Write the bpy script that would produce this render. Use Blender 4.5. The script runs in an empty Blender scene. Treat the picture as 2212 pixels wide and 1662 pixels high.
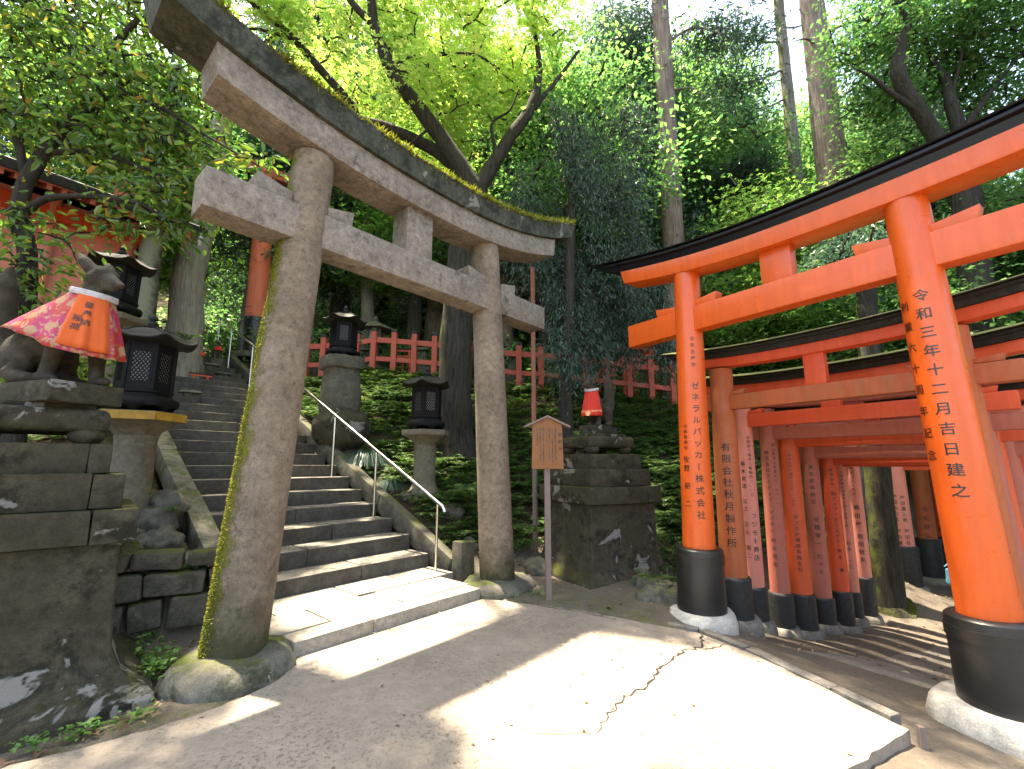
import bpy, bmesh, math, random
import numpy as np
from mathutils import Vector, Matrix

# ------------------------------------------------------------------ camera, sky, sun, exposure
sc = bpy.context.scene
CAM_H = 1.55
PITCH = math.radians(10.0)
cam_d = bpy.data.cameras.new("camera")
cam_d.sensor_width = 36.0
cam_d.lens = 36.0 * 973.0 / 2212.0
cam_d.clip_start = 0.05
cam_d.clip_end = 600.0
cam = bpy.data.objects.new("camera", cam_d)
sc.collection.objects.link(cam)
cam.location = (0, 0, CAM_H)
cam.rotation_euler = (math.radians(90) + PITCH, 0, 0)
sc.camera = cam

SUN_AZ = np.array([-0.80, 0.60])
SUN_EL = math.radians(75)
SUNV = np.array([SUN_AZ[0] * math.cos(SUN_EL), SUN_AZ[1] * math.cos(SUN_EL), math.sin(SUN_EL)])
world = bpy.data.worlds.new("World")
sc.world = world
world.use_nodes = True
wn = world.node_tree
bg = wn.nodes["Background"]
sky = wn.nodes.new("ShaderNodeTexSky")
sky.sky_type = 'NISHITA'
sky.sun_disc = False
sky.sun_elevation = SUN_EL
sky.sun_rotation = math.atan2(SUN_AZ[0], SUN_AZ[1])
sky.air_density = 1.0
sky.dust_density = 2.5
wn.links.new(sky.outputs[0], bg.inputs[0])
bg.inputs[1].default_value = 0.15
sun_d = bpy.data.lights.new("sun", 'SUN')
sun_d.energy = 4.3
sun_d.angle = math.radians(0.8)
sun_d.color = (1.0, 0.94, 0.83)
sun = bpy.data.objects.new("sun", sun_d)
sc.collection.objects.link(sun)
sun.rotation_euler = Vector((0, 0, -1)).rotation_difference(Vector(-SUNV)).to_euler()
sun.location = (-10, 8, 30)
sc.view_settings.view_transform = 'Standard'
sc.view_settings.look = 'None'
sc.view_settings.exposure = 2.65
sc.view_settings.gamma = 1.0
sc.view_settings.use_white_balance = True
sc.view_settings.white_balance_temperature = 7600
sc.view_settings.white_balance_tint = 10
sc.render.engine = 'CYCLES'
sc.cycles.use_denoising = True
sc.cycles.max_bounces = 10
sc.cycles.diffuse_bounces = 4
sc.cycles.transmission_bounces = 4
sc.cycles.glossy_bounces = 3
sc.cycles.transparent_max_bounces = 4
sc.cycles.sample_clamp_indirect = 8.0

rng = np.random.default_rng(7)
random.seed(7)

# ------------------------------------------------------------------ survey helpers: sight line -> point in the place
def ray(x, y):
    u = (x - 1106.0) / 973.0
    v = (831.0 - y) / 973.0
    return np.array([u, math.cos(PITCH) - v * math.sin(PITCH), math.sin(PITCH) + v * math.cos(PITCH)])
def P(x, y, Y):
    r = ray(x, y)
    return np.array([0, 0, CAM_H]) + r * (Y / r[1])
def G(x, y, z=0.0):
    r = ray(x, y)
    return np.array([0, 0, CAM_H]) + r * ((z - CAM_H) / r[2])
def proj(p):
    d = np.array(p, float) - np.array([0, 0, CAM_H])
    fw = d[1] * math.cos(PITCH) + d[2] * math.sin(PITCH)
    up = -d[1] * math.sin(PITCH) + d[2] * math.cos(PITCH)
    return 1106 + 973 * d[0] / fw, 831 - 973 * up / fw
def height_at(xy, ypix):
    lo, hi = -3.0, 12.0
    for _ in range(50):
        m = (lo + hi) / 2
        if proj((xy[0], xy[1], m))[1] > ypix: lo = m
        else: hi = m
    return (lo + hi) / 2

# ------------------------------------------------------------------ mesh helpers
ORIG = {}
def V3(p): return np.array(p, float)
def unit(v):
    v = np.array(v, float); return v / (np.linalg.norm(v) + 1e-12)

def set_props(o, label=None, cat=None, group=None, kind=None):
    if label: o["label"] = label
    if cat: o["category"] = cat
    if group: o["group"] = group
    if kind: o["kind"] = kind
    return o

def thing(name, label, cat, loc, group=None, kind=None):
    o = bpy.data.objects.new(name, None)
    sc.collection.objects.link(o)
    o.location = Vector([float(c) for c in loc])
    o.empty_display_size = 0.2
    ORIG[o.name] = np.array([float(c) for c in loc])
    return set_props(o, label, cat, group, kind)

def mesh_arrays(name, V, F):
    """fast mesh from an (n,3) array and an (m,k) face array (or list of face lists)"""
    me = bpy.data.meshes.new(name)
    V = np.asarray(V, dtype=np.float32)
    if isinstance(F, np.ndarray):
        m, k = F.shape
        me.vertices.add(len(V)); me.vertices.foreach_set("co", V.ravel())
        me.loops.add(m * k); me.loops.foreach_set("vertex_index", F.astype(np.int32).ravel())
        me.polygons.add(m)
        me.polygons.foreach_set("loop_start", np.arange(0, m * k, k, dtype=np.int32))
        me.update(calc_edges=True)
    else:
        me.from_pydata([tuple(map(float, v)) for v in V], [], F)
        me.update()
    return me

def link_mesh(name, me, mat, parent=None, origin=None, smooth=None):
    """me holds world coordinates; shift to the origin of its thing"""
    n = len(me.vertices)
    co = np.empty(n * 3, dtype=np.float32); me.vertices.foreach_get("co", co); co = co.reshape(-1, 3)
    if parent is not None: org = ORIG[parent.name]
    elif origin is not None: org = np.array(origin, float)
    else: org = np.array([(co[:, 0].min() + co[:, 0].max()) / 2, (co[:, 1].min() + co[:, 1].max()) / 2, co[:, 2].min()])
    co = co - org.astype(np.float32)
    me.vertices.foreach_set("co", co.ravel().astype(np.float32))
    if smooth is not None:
        me.polygons.foreach_set("use_smooth", np.ones(len(me.polygons), dtype=bool))
        if smooth < 179: me.set_sharp_from_angle(angle=math.radians(smooth))
    me.update()
    if mat is not None: me.materials.append(mat)
    o = bpy.data.objects.new(name, me)
    sc.collection.objects.link(o)
    if parent is not None: o.parent = parent
    else: o.location = Vector([float(c) for c in org])
    ORIG[o.name] = org
    return o

class MB:
    def __init__(self): self.v = []; self.f = []
    def add(self, verts, faces):
        b = len(self.v)
        self.v += [tuple(map(float, p)) for p in verts]
        self.f += [[i + b for i in f] for f in faces]
        return self
    def box(self, c, s, ax=((1, 0, 0), (0, 1, 0), (0, 0, 1)), taper=1.0, jit=0.0):
        c = V3(c); a = [V3(q) for q in ax]; h = [q / 2 for q in s]
        vs = []
        for k in (-1, 1):
            tp = taper if k > 0 else 1.0
            for (i, j) in ((-1, -1), (1, -1), (1, 1), (-1, 1)):
                p = c + a[0] * h[0] * i * tp + a[1] * h[1] * j * tp + a[2] * h[2] * k
                if jit: p = p + np.array([random.uniform(-jit, jit) for _ in range(3)])
                vs.append(p)
        return self.add(vs, [[0, 3, 2, 1], [4, 5, 6, 7], [0, 1, 5, 4], [1, 2, 6, 5], [2, 3, 7, 6], [3, 0, 4, 7]])
    def tube(self, pts, rad, n=8, cap=True, squash=None):
        pts = [V3(p) for p in pts]
        if not hasattr(rad, '__len__'): rad = [rad] * len(pts)
        vs = []; fs = []
        t0 = unit(pts[1] - pts[0])
        up = V3((0, 0, 1)) if abs(t0[2]) < 0.9 else V3((1, 0, 0))
        u = unit(np.cross(up, t0))
        for i, p in enumerate(pts):
            t = unit(pts[min(i + 1, len(pts) - 1)] - pts[max(i - 1, 0)])
            u = unit(u - t * np.dot(u, t)); w = np.cross(t, u)
            for k in range(n):
                a = 2 * math.pi * k / n
                vs.append(p + (u * math.cos(a) + w * math.sin(a) * (squash or 1)) * rad[i])
        for i in range(len(pts) - 1):
            for k in range(n):
                k2 = (k + 1) % n
                fs.append([i * n + k, i * n + k2, (i + 1) * n + k2, (i + 1) * n + k])
        if cap:
            fs.append(list(range(n))[::-1]); fs.append([(len(pts) - 1) * n + k for k in range(n)])
        return self.add(vs, fs)
    def lathe(self, org, prof, n=24, axis=(0, 0, 1), mod=None, phase=0.0, cap=True, e1=None):
        org = V3(org); ax = unit(axis)
        if e1 is None: e1 = V3((1, 0, 0)) if abs(ax[0]) < 0.9 else V3((0, 1, 0))
        e1 = unit(e1 - ax * np.dot(e1, ax)); e2 = np.cross(ax, e1)
        vs = []; fs = []
        for i, (r, z) in enumerate(prof):
            for k in range(n):
                a = 2 * math.pi * k / n + phase
                rr, zz = (r, z) if mod is None else mod(r, z, a, i)
                vs.append(org + (e1 * math.cos(a) + e2 * math.sin(a)) * rr + ax * zz)
        m = len(prof)
        for i in range(m - 1):
            for k in range(n):
                k2 = (k + 1) % n
                fs.append([i * n + k, i * n + k2, (i + 1) * n + k2, (i + 1) * n + k])
        if cap:
            fs.append(list(range(n))[::-1]); fs.append([(m - 1) * n + k for k in range(n)])
        return self.add(vs, fs)
    def ball(self, c, r, n=12, m=8, ax=((1, 0, 0), (0, 1, 0), (0, 0, 1))):
        c = V3(c); a = [unit(q) for q in ax]
        if not hasattr(r, '__len__'): r = (r, r, r)
        vs = [c - a[2] * r[2]]; fs = []
        for i in range(1, m):
            th = -math.pi / 2 + math.pi * i / m
            for k in range(n):
                p = 2 * math.pi * k / n
                vs.append(c + a[0] * r[0] * math.cos(th) * math.cos(p) + a[1] * r[1] * math.cos(th) * math.sin(p) + a[2] * r[2] * math.sin(th))
        vs.append(c + a[2] * r[2])
        for k in range(n):
            fs.append([0, 1 + (k + 1) % n, 1 + k])
            fs.append([len(vs) - 1, 1 + (m - 2) * n + k, 1 + (m - 2) * n + (k + 1) % n])
        for i in range(m - 2):
            for k in range(n):
                k2 = (k + 1) % n
                fs.append([1 + i * n + k, 1 + i * n + k2, 1 + (i + 1) * n + k2, 1 + (i + 1) * n + k])
        return self.add(vs, fs)
    def sweep(self, sections, cap=True):
        """sections: list of equal-length rings"""
        n = len(sections[0]); vs = [p for s in sections for p in s]; fs = []
        for i in range(len(sections) - 1):
            for k in range(n):
                k2 = (k + 1) % n
                fs.append([i * n + k, i * n + k2, (i + 1) * n + k2, (i + 1) * n + k])
        if cap:
            fs.append(list(range(n))[::-1]); fs.append([(len(sections) - 1) * n + k for k in range(n)])
        return self.add(vs, fs)
    def build(self, name, mat, parent=None, smooth=None, bevel=0.0, remesh=0.0, origin=None, noise=0.0, nscale=6.0, subdiv=0, seg=2):
        me = mesh_arrays(name, np.array(self.v), self.f)
        if subdiv or bevel or True:
            bm = bmesh.new(); bm.from_mesh(me)
            bmesh.ops.recalc_face_normals(bm, faces=bm.faces)
            if bevel:
                es = [e for e in bm.edges if len(e.link_faces) == 2 and e.calc_face_angle(0) > 0.6]
                if es: bmesh.ops.bevel(bm, geom=es, offset=bevel, segments=seg, affect='EDGES', profile=0.6, clamp_overlap=True)
            for _ in range(subdiv):
                bmesh.ops.subdivide_edges(bm, edges=bm.edges[:], cuts=1, use_grid_fill=True)
            if noise:
                from mathutils import noise as NZ
                bm.normal_update()
                for v in bm.verts:
                    q = v.co * nscale
                    v.co += v.normal * (noise * (NZ.noise(q) + 0.5 * NZ.noise(q * 2.3)))
            bm.to_mesh(me); bm.free()
        o = link_mesh(name, me, mat, parent, origin, smooth)
        if remesh:
            m = o.modifiers.new("remesh", 'REMESH'); m.mode = 'VOXEL'; m.voxel_size = remesh; m.use_smooth_shade = True
            s = o.modifiers.new("smooth", 'SMOOTH'); s.factor = 0.5; s.iterations = 6
        return o

# ------------------------------------------------------------------ materials
def newmat(name):
    m = bpy.data.materials.new(name); m.use_nodes = True
    nt = m.node_tree
    return m, nt, nt.nodes["Principled BSDF"]
def N(nt, t, **kw):
    n = nt.nodes.new(t)
    for k, v in kw.items():
        if k.startswith("i_"):
            key = k[2:]
            key = int(key) if key.isdigit() else key.replace("_", " ")
            n.inputs[key].default_value = v
        else: setattr(n, k, v)
    return n
def ramp(nt, fac, stops, interp='LINEAR'):
    r = nt.nodes.new("ShaderNodeValToRGB"); r.color_ramp.interpolation = interp
    e = r.color_ramp.elements
    while len(e) < len(stops): e.new(0.5)
    for i, (p, c) in enumerate(stops):
        e[i].position = p
        e[i].color = (c, c, c, 1) if not hasattr(c, '__len__') else (c[0], c[1], c[2], 1)
    nt.links.new(fac, r.inputs[0]); return r.outputs[0]
def mixc(nt, fac, a, b, mode='MIX'):
    m = nt.nodes.new("ShaderNodeMix"); m.data_type = 'RGBA'; m.blend_type = mode
    for sock, val in ((m.inputs[0], fac), (m.inputs[6], a), (m.inputs[7], b)):
        if hasattr(val, 'links'): nt.links.new(val, sock)
        elif hasattr(val, '__len__'): sock.default_value = (val[0], val[1], val[2], 1)
        else: sock.default_value = val
    return m.outputs[2]
def mathn(nt, op, a, b=None, c=None, clamp=False):
    m = nt.nodes.new("ShaderNodeMath"); m.operation = op; m.use_clamp = clamp
    for i, val in enumerate((a, b, c)):
        if val is None: continue
        if hasattr(val, 'links'): nt.links.new(val, m.inputs[i])
        else: m.inputs[i].default_value = val
    return m.outputs[0]
def noise(nt, vec, scale, detail=6, rough=0.6, dist=0.0):
    n = N(nt, "ShaderNodeTexNoise"); n.inputs["Scale"].default_value = scale
    n.inputs["Detail"].default_value = detail; n.inputs["Roughness"].default_value = rough; n.inputs["Distortion"].default_value = dist
    if vec is not None: nt.links.new(vec, n.inputs["Vector"])
    return n.outputs[0]
def bump(nt, h, strength, dist=0.02):
    b = N(nt, "ShaderNodeBump"); b.inputs["Strength"].default_value = strength; b.inputs["Distance"].default_value = dist
    nt.links.new(h, b.inputs["Height"]); return b.outputs[0]

def stone_mat(name, c1, c2, dark=None, pale=None, moss=None, scale=3.0, rough=0.9, speck=0.4, bmp=0.6, mottle=0.4, dk=0.85, low=None):
    """dark/pale: (colour, threshold, noise scale); moss: (colour, direction, bias, noise scale)"""
    m, nt, bs = newmat(name)
    co = N(nt, "ShaderNodeTexCoord").outputs["Object"]
    big = noise(nt, co, scale, 8, 0.65)
    col = ramp(nt, big, [(0.3, c1), (0.7, c2)])
    fine = noise(nt, co, 90, 3, 0.7)
    col = mixc(nt, speck, col, ramp(nt, fine, [(0.3, 0.25), (0.7, 0.8)]), 'OVERLAY')
    mid = noise(nt, co, 17, 6, 0.75)
    col = mixc(nt, mottle, col, ramp(nt, mid, [(0.32, 0.18), (0.5, 0.5), (0.68, 0.82)]), 'OVERLAY')
    if dark:
        d = noise(nt, co, dark[2], 9, 0.75, 0.3)
        col = mixc(nt, ramp(nt, d, [(dark[1], 0.0), (dark[1] + 0.10, dk)]), col, dark[0])
    if pale:
        d = noise(nt, co, pale[2], 5, 0.6, 0.6)
        pf = ramp(nt, d, [(pale[1], 0.0), (pale[1] + 0.03, 0.9)])
        col = mixc(nt, pf, col, pale[0])
    h = mathn(nt, 'MULTIPLY_ADD', fine, 0.3, mathn(nt, 'MULTIPLY_ADD', mid, 0.5, big))
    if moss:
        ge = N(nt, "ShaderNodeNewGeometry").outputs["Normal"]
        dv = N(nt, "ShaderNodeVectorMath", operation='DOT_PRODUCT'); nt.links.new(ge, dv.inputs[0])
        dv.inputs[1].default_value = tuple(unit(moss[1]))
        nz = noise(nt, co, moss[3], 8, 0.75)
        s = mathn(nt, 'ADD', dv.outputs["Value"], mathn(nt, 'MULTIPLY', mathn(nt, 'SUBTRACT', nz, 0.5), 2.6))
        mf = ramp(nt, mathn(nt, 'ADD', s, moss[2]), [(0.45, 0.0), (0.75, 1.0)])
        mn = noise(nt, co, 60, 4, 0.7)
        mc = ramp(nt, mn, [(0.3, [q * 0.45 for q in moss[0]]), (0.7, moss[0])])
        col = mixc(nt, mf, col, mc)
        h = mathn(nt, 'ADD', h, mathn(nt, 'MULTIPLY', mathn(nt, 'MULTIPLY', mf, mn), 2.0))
    if low:      # dark growth creeping up from the damp foot: (colour, height)
        sx = N(nt, "ShaderNodeSeparateXYZ"); nt.links.new(co, sx.inputs[0])
        lz = mathn(nt, 'ADD', mathn(nt, 'DIVIDE', sx.outputs[2], low[1]), mathn(nt, 'MULTIPLY', mathn(nt, 'SUBTRACT', noise(nt, co, 5, 7, 0.7), 0.5), 1.6))
        col = mixc(nt, ramp(nt, lz, [(0.25, 0.9), (1.25, 0.0)]), col, low[0])
    nt.links.new(col, bs.inputs["Base Color"])
    bs.inputs["Roughness"].default_value = rough
    bs.inputs["Specular IOR Level"].default_value = 0.25
    nt.links.new(bump(nt, h, bmp, 0.02), bs.inputs["Normal"])
    return m

def paint_mat(name, c, worn=0.0, wornc=(0.25, 0.13, 0.08), rough=0.35, var=0.15, moss=0.0):
    m, nt, bs = newmat(name)
    co = N(nt, "ShaderNodeTexCoord").outputs["Object"]
    mp = N(nt, "ShaderNodeMapping"); nt.links.new(co, mp.inputs[0]); mp.inputs["Scale"].default_value = (6, 6, 0.7)
    st = noise(nt, mp.outputs[0], 2.2, 6, 0.65)
    col = ramp(nt, st, [(0.3, [q * (1 - var) for q in c]), (0.7, [min(1, q * (1 + var * 0.6)) for q in c])])
    if worn > 0:
        w = noise(nt, mp.outputs[0], 1.1, 8, 0.7, 0.3)
        col = mixc(nt, ramp(nt, w, [(0.72 - worn * 0.45, 0.0), (0.9 - worn * 0.3, 0.8)]), col, wornc)
    if moss > 0:
        ge = N(nt, "ShaderNodeNewGeometry").outputs["Normal"]
        sp = N(nt, "ShaderNodeSeparateXYZ"); nt.links.new(ge, sp.inputs[0])
        nz = noise(nt, co, 9, 7, 0.7)
        s = mathn(nt, 'ADD', sp.outputs[2], mathn(nt, 'MULTIPLY', mathn(nt, 'SUBTRACT', nz, 0.5), 2.2))
        col = mixc(nt, ramp(nt, s, [(0.95 - moss * 0.5, 0.0), (1.15 - moss * 0.5, 1.0)]), col, (0.13, 0.125, 0.025))
    nt.links.new(col, bs.inputs["Base Color"])
    rr = ramp(nt, noise(nt, co, 14, 5), [(0.3, rough * 0.75), (0.7, min(1, rough * 1.35))])
    nt.links.new(rr, bs.inputs["Roughness"])
    nt.links.new(bump(nt, noise(nt, mp.outputs[0], 6, 5), 0.12, 0.01), bs.inputs["Normal"])
    return m

def leaf_mat(name, stops, trans=0.45, rough=0.45, tcol=1.35, gloss=0.35):
    m, nt, bs = newmat(name)
    ge = N(nt, "ShaderNodeNewGeometry")
    col = ramp(nt, ge.outputs["Random Per Island"], stops)
    nt.links.new(col, bs.inputs["Base Color"])
    bs.inputs["Roughness"].default_value = rough
    bs.inputs["Specular IOR Level"].default_value = gloss
    tr = N(nt, "ShaderNodeBsdfTranslucent")
    hs = N(nt, "ShaderNodeHueSaturation"); hs.inputs["Value"].default_value = tcol; hs.inputs["Saturation"].default_value = 1.1
    nt.links.new(col, hs.inputs["Color"]); nt.links.new(hs.outputs[0], tr.inputs[0])
    mx = N(nt, "ShaderNodeMixShader"); mx.inputs[0].default_value = trans
    nt.links.new(bs.outputs[0], mx.inputs[1]); nt.links.new(tr.outputs[0], mx.inputs[2])
    nt.links.new(mx.outputs[0], nt.nodes["Material Output"].inputs[0])
    return m

def bark_mat(name, c1, c2, moss=None, vs=(9, 9, 1.0), bmp=0.9):
    m, nt, bs = newmat(name)
    co = N(nt, "ShaderNodeTexCoord").outputs["Object"]
    mp = N(nt, "ShaderNodeMapping"); nt.links.new(co, mp.inputs[0]); mp.inputs["Scale"].default_value = vs
    a = noise(nt, mp.outputs[0], 2.2, 8, 0.7, 0.5)
    col = ramp(nt, a, [(0.35, c1), (0.65, c2)])
    b = noise(nt, co, 1.3, 5, 0.6)
    col = mixc(nt, 0.5, col, ramp(nt, b, [(0.3, 0.3), (0.7, 0.72)]), 'OVERLAY')
    if moss:
        nz = noise(nt, co, 2.5, 8, 0.75)
        ge = N(nt, "ShaderNodeNewGeometry").outputs["Normal"]
        dv = N(nt, "ShaderNodeVectorMath", operation='DOT_PRODUCT'); nt.links.new(ge, dv.inputs[0]); dv.inputs[1].default_value = tuple(unit(moss[1]))
        s = mathn(nt, 'ADD', mathn(nt, 'MULTIPLY', dv.outputs["Value"], 0.35), nz)
        col = mixc(nt, ramp(nt, s, [(moss[2], 0.0), (moss[2] + 0.15, 0.95)]), col, moss[0])
    nt.links.new(col, bs.inputs["Base Color"]); bs.inputs["Roughness"].default_value = 0.92
    bs.inputs["Specular IOR Level"].default_value = 0.15
    nt.links.new(bump(nt, a, bmp, 0.05), bs.inputs["Normal"])
    return m

def plain(name, c, rough=0.6, metal=0.0, var=0.25, sc_=20, bmp=0.1):
    m, nt, bs = newmat(name)
    co = N(nt, "ShaderNodeTexCoord").outputs["Object"]
    a = noise(nt, co, sc_, 6, 0.65)
    nt.links.new(ramp(nt, a, [(0.3, [q * (1 - var) for q in c]), (0.7, [min(1, q * (1 + var)) for q in c])]), bs.inputs["Base Color"])
    bs.inputs["Roughness"].default_value = rough; bs.inputs["Metallic"].default_value = metal
    bs.inputs["Specular IOR Level"].default_value = 0.18 if 'iron' in name else (0.25 if 'lacquer' in name else 0.5)
    nt.links.new(bump(nt, a, bmp, 0.01), bs.inputs["Normal"])
    return m

MT = {}
MT['torii_stone'] = stone_mat("torii_stone", (0.125, 0.094, 0.066), (0.225, 0.175, 0.128), dark=((0.05, 0.036, 0.025), 0.55, 14.0), pale=None, dk=0.6, mottle=0.5,
                              moss=((0.17, 0.175, 0.022), (-0.95, -0.28, 0.05), -0.02, 3.0), scale=2.2, low=((0.03, 0.032, 0.012), 0.75))
MT['torii_stone_dry'] = stone_mat("torii_stone_dry", (0.13, 0.099, 0.071), (0.23, 0.181, 0.134), dark=((0.05, 0.036, 0.025), 0.55, 14.0), dk=0.6, mottle=0.5,
                              moss=((0.13, 0.13, 0.025), (-0.3, 0.3, 0.9), -0.75, 3.0), scale=2.2, low=((0.03, 0.032, 0.012), 0.7))
MT['beam_stone'] = stone_mat("beam_stone", (0.145, 0.121, 0.098), (0.255, 0.218, 0.178), dark=((0.045, 0.042, 0.034), 0.57, 3.5), mottle=0.65,
                             moss=((0.10, 0.12, 0.02), (0, 0, 1), -0.35, 4.0), scale=3)
MT['mossy_stone'] = stone_mat("mossy_stone", (0.03, 0.035, 0.026), (0.075, 0.078, 0.058), dark=((0.014, 0.018, 0.011), 0.5, 4.0), mottle=0.7, pale=((0.20, 0.195, 0.17), 0.64, 2.9),
                              moss=((0.13, 0.16, 0.025), (0, 0, 1), -0.25, 4.0), scale=3)
MT['footing_stone'] = stone_mat("footing_stone", (0.06, 0.056, 0.042), (0.16, 0.148, 0.118), dark=((0.03, 0.036, 0.014), 0.48, 3.0), pale=((0.3, 0.29, 0.25), 0.68, 6),
                                moss=((0.12, 0.15, 0.025), (-0.3, 0.3, 0.9), -0.32, 4.0), scale=4)
MT['ped_stone'] = stone_mat("pedestal_stone", (0.024, 0.021, 0.012), (0.072, 0.062, 0.039), dark=((0.011, 0.011, 0.006), 0.49, 2.6), pale=((0.19, 0.18, 0.16), 0.605, 2.7),
                            moss=((0.085, 0.092, 0.018), (-0.35, 0.2, 0.8), -0.22, 3.0), scale=2.5, bmp=0.8)
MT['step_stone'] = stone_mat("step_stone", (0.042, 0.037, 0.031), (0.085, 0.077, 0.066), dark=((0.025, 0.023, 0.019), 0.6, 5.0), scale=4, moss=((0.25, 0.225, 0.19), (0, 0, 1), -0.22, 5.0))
MT['landing'] = stone_mat("landing_stone", (0.17, 0.158, 0.132), (0.26, 0.238, 0.20), dark=((0.11, 0.1, 0.07), 0.62, 4.0), scale=4)
MT['column_stone'] = stone_mat("column_stone", (0.10, 0.085, 0.06), (0.18, 0.155, 0.115), dark=((0.10, 0.085, 0.05), 0.55, 5.0), moss=((0.16, 0.15, 0.04), (0, 0, 1), -0.5, 5), scale=5)
MT['fox_stone'] = stone_mat("fox_stone", (0.024, 0.020, 0.014), (0.062, 0.051, 0.037), dark=((0.014, 0.012, 0.009), 0.56, 6.0), moss=((0.14, 0.15, 0.02), (-0.3, 0.2, 1), -0.5, 8.0), scale=8)
MT['rock'] = stone_mat("rock", (0.05, 0.047, 0.037), (0.14, 0.128, 0.10), dark=((0.045, 0.05, 0.03), 0.52, 4.0), moss=((0.12, 0.14, 0.025), (-0.2, 0.2, 1), -0.3, 4.0), scale=4)
MT['iron'] = plain("lantern_iron", (0.006, 0.006, 0.0065), 0.65, 0.0, 0.4, 30, 0.3)
MT['roof_iron'] = plain("lantern_roof_iron", (0.022, 0.021, 0.02), 0.6, 0.0, 0.5, 9, 0.3)
MT['lamp_paper'] = plain("lamp_panel", (0.30, 0.29, 0.275), 0.8)
MT['yellow'] = plain("yellow_paint", (0.34, 0.19, 0.02), 0.6, 0, 0.3, 12)
MT['verm'] = paint_mat("vermilion_paint", (0.60, 0.088, 0.011), rough=0.33, var=0.14, worn=0.12, wornc=(0.48, 0.085, 0.025))
MT['verm_old'] = paint_mat("vermilion_aged", (0.62, 0.085, 0.022), worn=0.2, rough=0.5)
MT['verm_brown'] = paint_mat("vermilion_brown", (0.45, 0.085, 0.022), worn=0.75, wornc=(0.26, 0.105, 0.035), rough=0.6, var=0.25)
MT['verm_pink'] = paint_mat("vermilion_pink", (0.64, 0.21, 0.15), worn=0.2, wornc=(0.55, 0.2, 0.16), rough=0.6)
MT['verm_dusk'] = paint_mat("vermilion_dusk", (0.42, 0.115, 0.075), worn=0.4, wornc=(0.33, 0.14, 0.10), rough=0.65)
MT['verm_red'] = paint_mat("vermilion_red", (0.62, 0.075, 0.02), worn=0.2, rough=0.5)
MT['fence_red'] = paint_mat("fence_paint", (0.46, 0.085, 0.055), worn=0.35, wornc=(0.33, 0.10, 0.07), rough=0.7)
MT['salmon'] = paint_mat("salmon_paint", (0.62, 0.13, 0.07), worn=0.2, wornc=(0.52, 0.16, 0.11), rough=0.6)
MT['black_gloss'] = plain("black_lacquer", (0.006, 0.006, 0.008), 0.28, 0, 0.3, 8, 0.05)
MT['black_sleeve'] = plain("black_sleeve", (0.011, 0.0105, 0.0105), 0.36, 0, 0.4, 8, 0.08)
MT['black_old'] = paint_mat("black_weathered", (0.009, 0.008, 0.007), worn=0.25, wornc=(0.045, 0.04, 0.03), rough=0.7, moss=0.9)
MT['sleeve_old'] = paint_mat("sleeve_weathered", (0.014, 0.014, 0.013), worn=0.35, wornc=(0.055, 0.05, 0.043), rough=0.6)
MT['collar'] = stone_mat("collar_concrete", (0.30, 0.28, 0.245), (0.45, 0.425, 0.38), dark=((0.25, 0.23, 0.19), 0.6, 5), scale=5)
MT['collar_old'] = stone_mat("collar_old_concrete", (0.09, 0.082, 0.07), (0.20, 0.183, 0.158), dark=((0.09, 0.08, 0.06), 0.55, 5), scale=5)
MT['ink'] = plain("black_ink", (0.012, 0.011, 0.010), 0.3)
MT['ink_faded'] = plain("faded_ink", (0.03, 0.016, 0.013), 0.6)
MT['wood'] = paint_mat("sign_wood", (0.20, 0.072, 0.016), worn=0.15, wornc=(0.18, 0.06, 0.018), rough=0.55, var=0.08)
MT['grey_wood'] = paint_mat("post_wood", (0.17, 0.125, 0.105), worn=0.3, wornc=(0.13, 0.09, 0.065), rough=0.8)
MT['rust'] = paint_mat("rust_pole", (0.23, 0.085, 0.055), worn=0.3, wornc=(0.16, 0.07, 0.05), rough=0.7)
MT['steel'] = plain("stainless_steel", (0.62, 0.60, 0.56), 0.22, 1.0, 0.08)
MT['cloth_white'] = plain("white_cloth", (0.42, 0.39, 0.40), 0.9)
MT['cloth_red'] = plain("red_cloth", (0.55, 0.03, 0.016), 0.85, 0, 0.12, 8)
MT['cloth_orange'] = plain("orange_cloth", (0.52, 0.085, 0.010), 0.85, 0, 0.1, 8)
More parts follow.
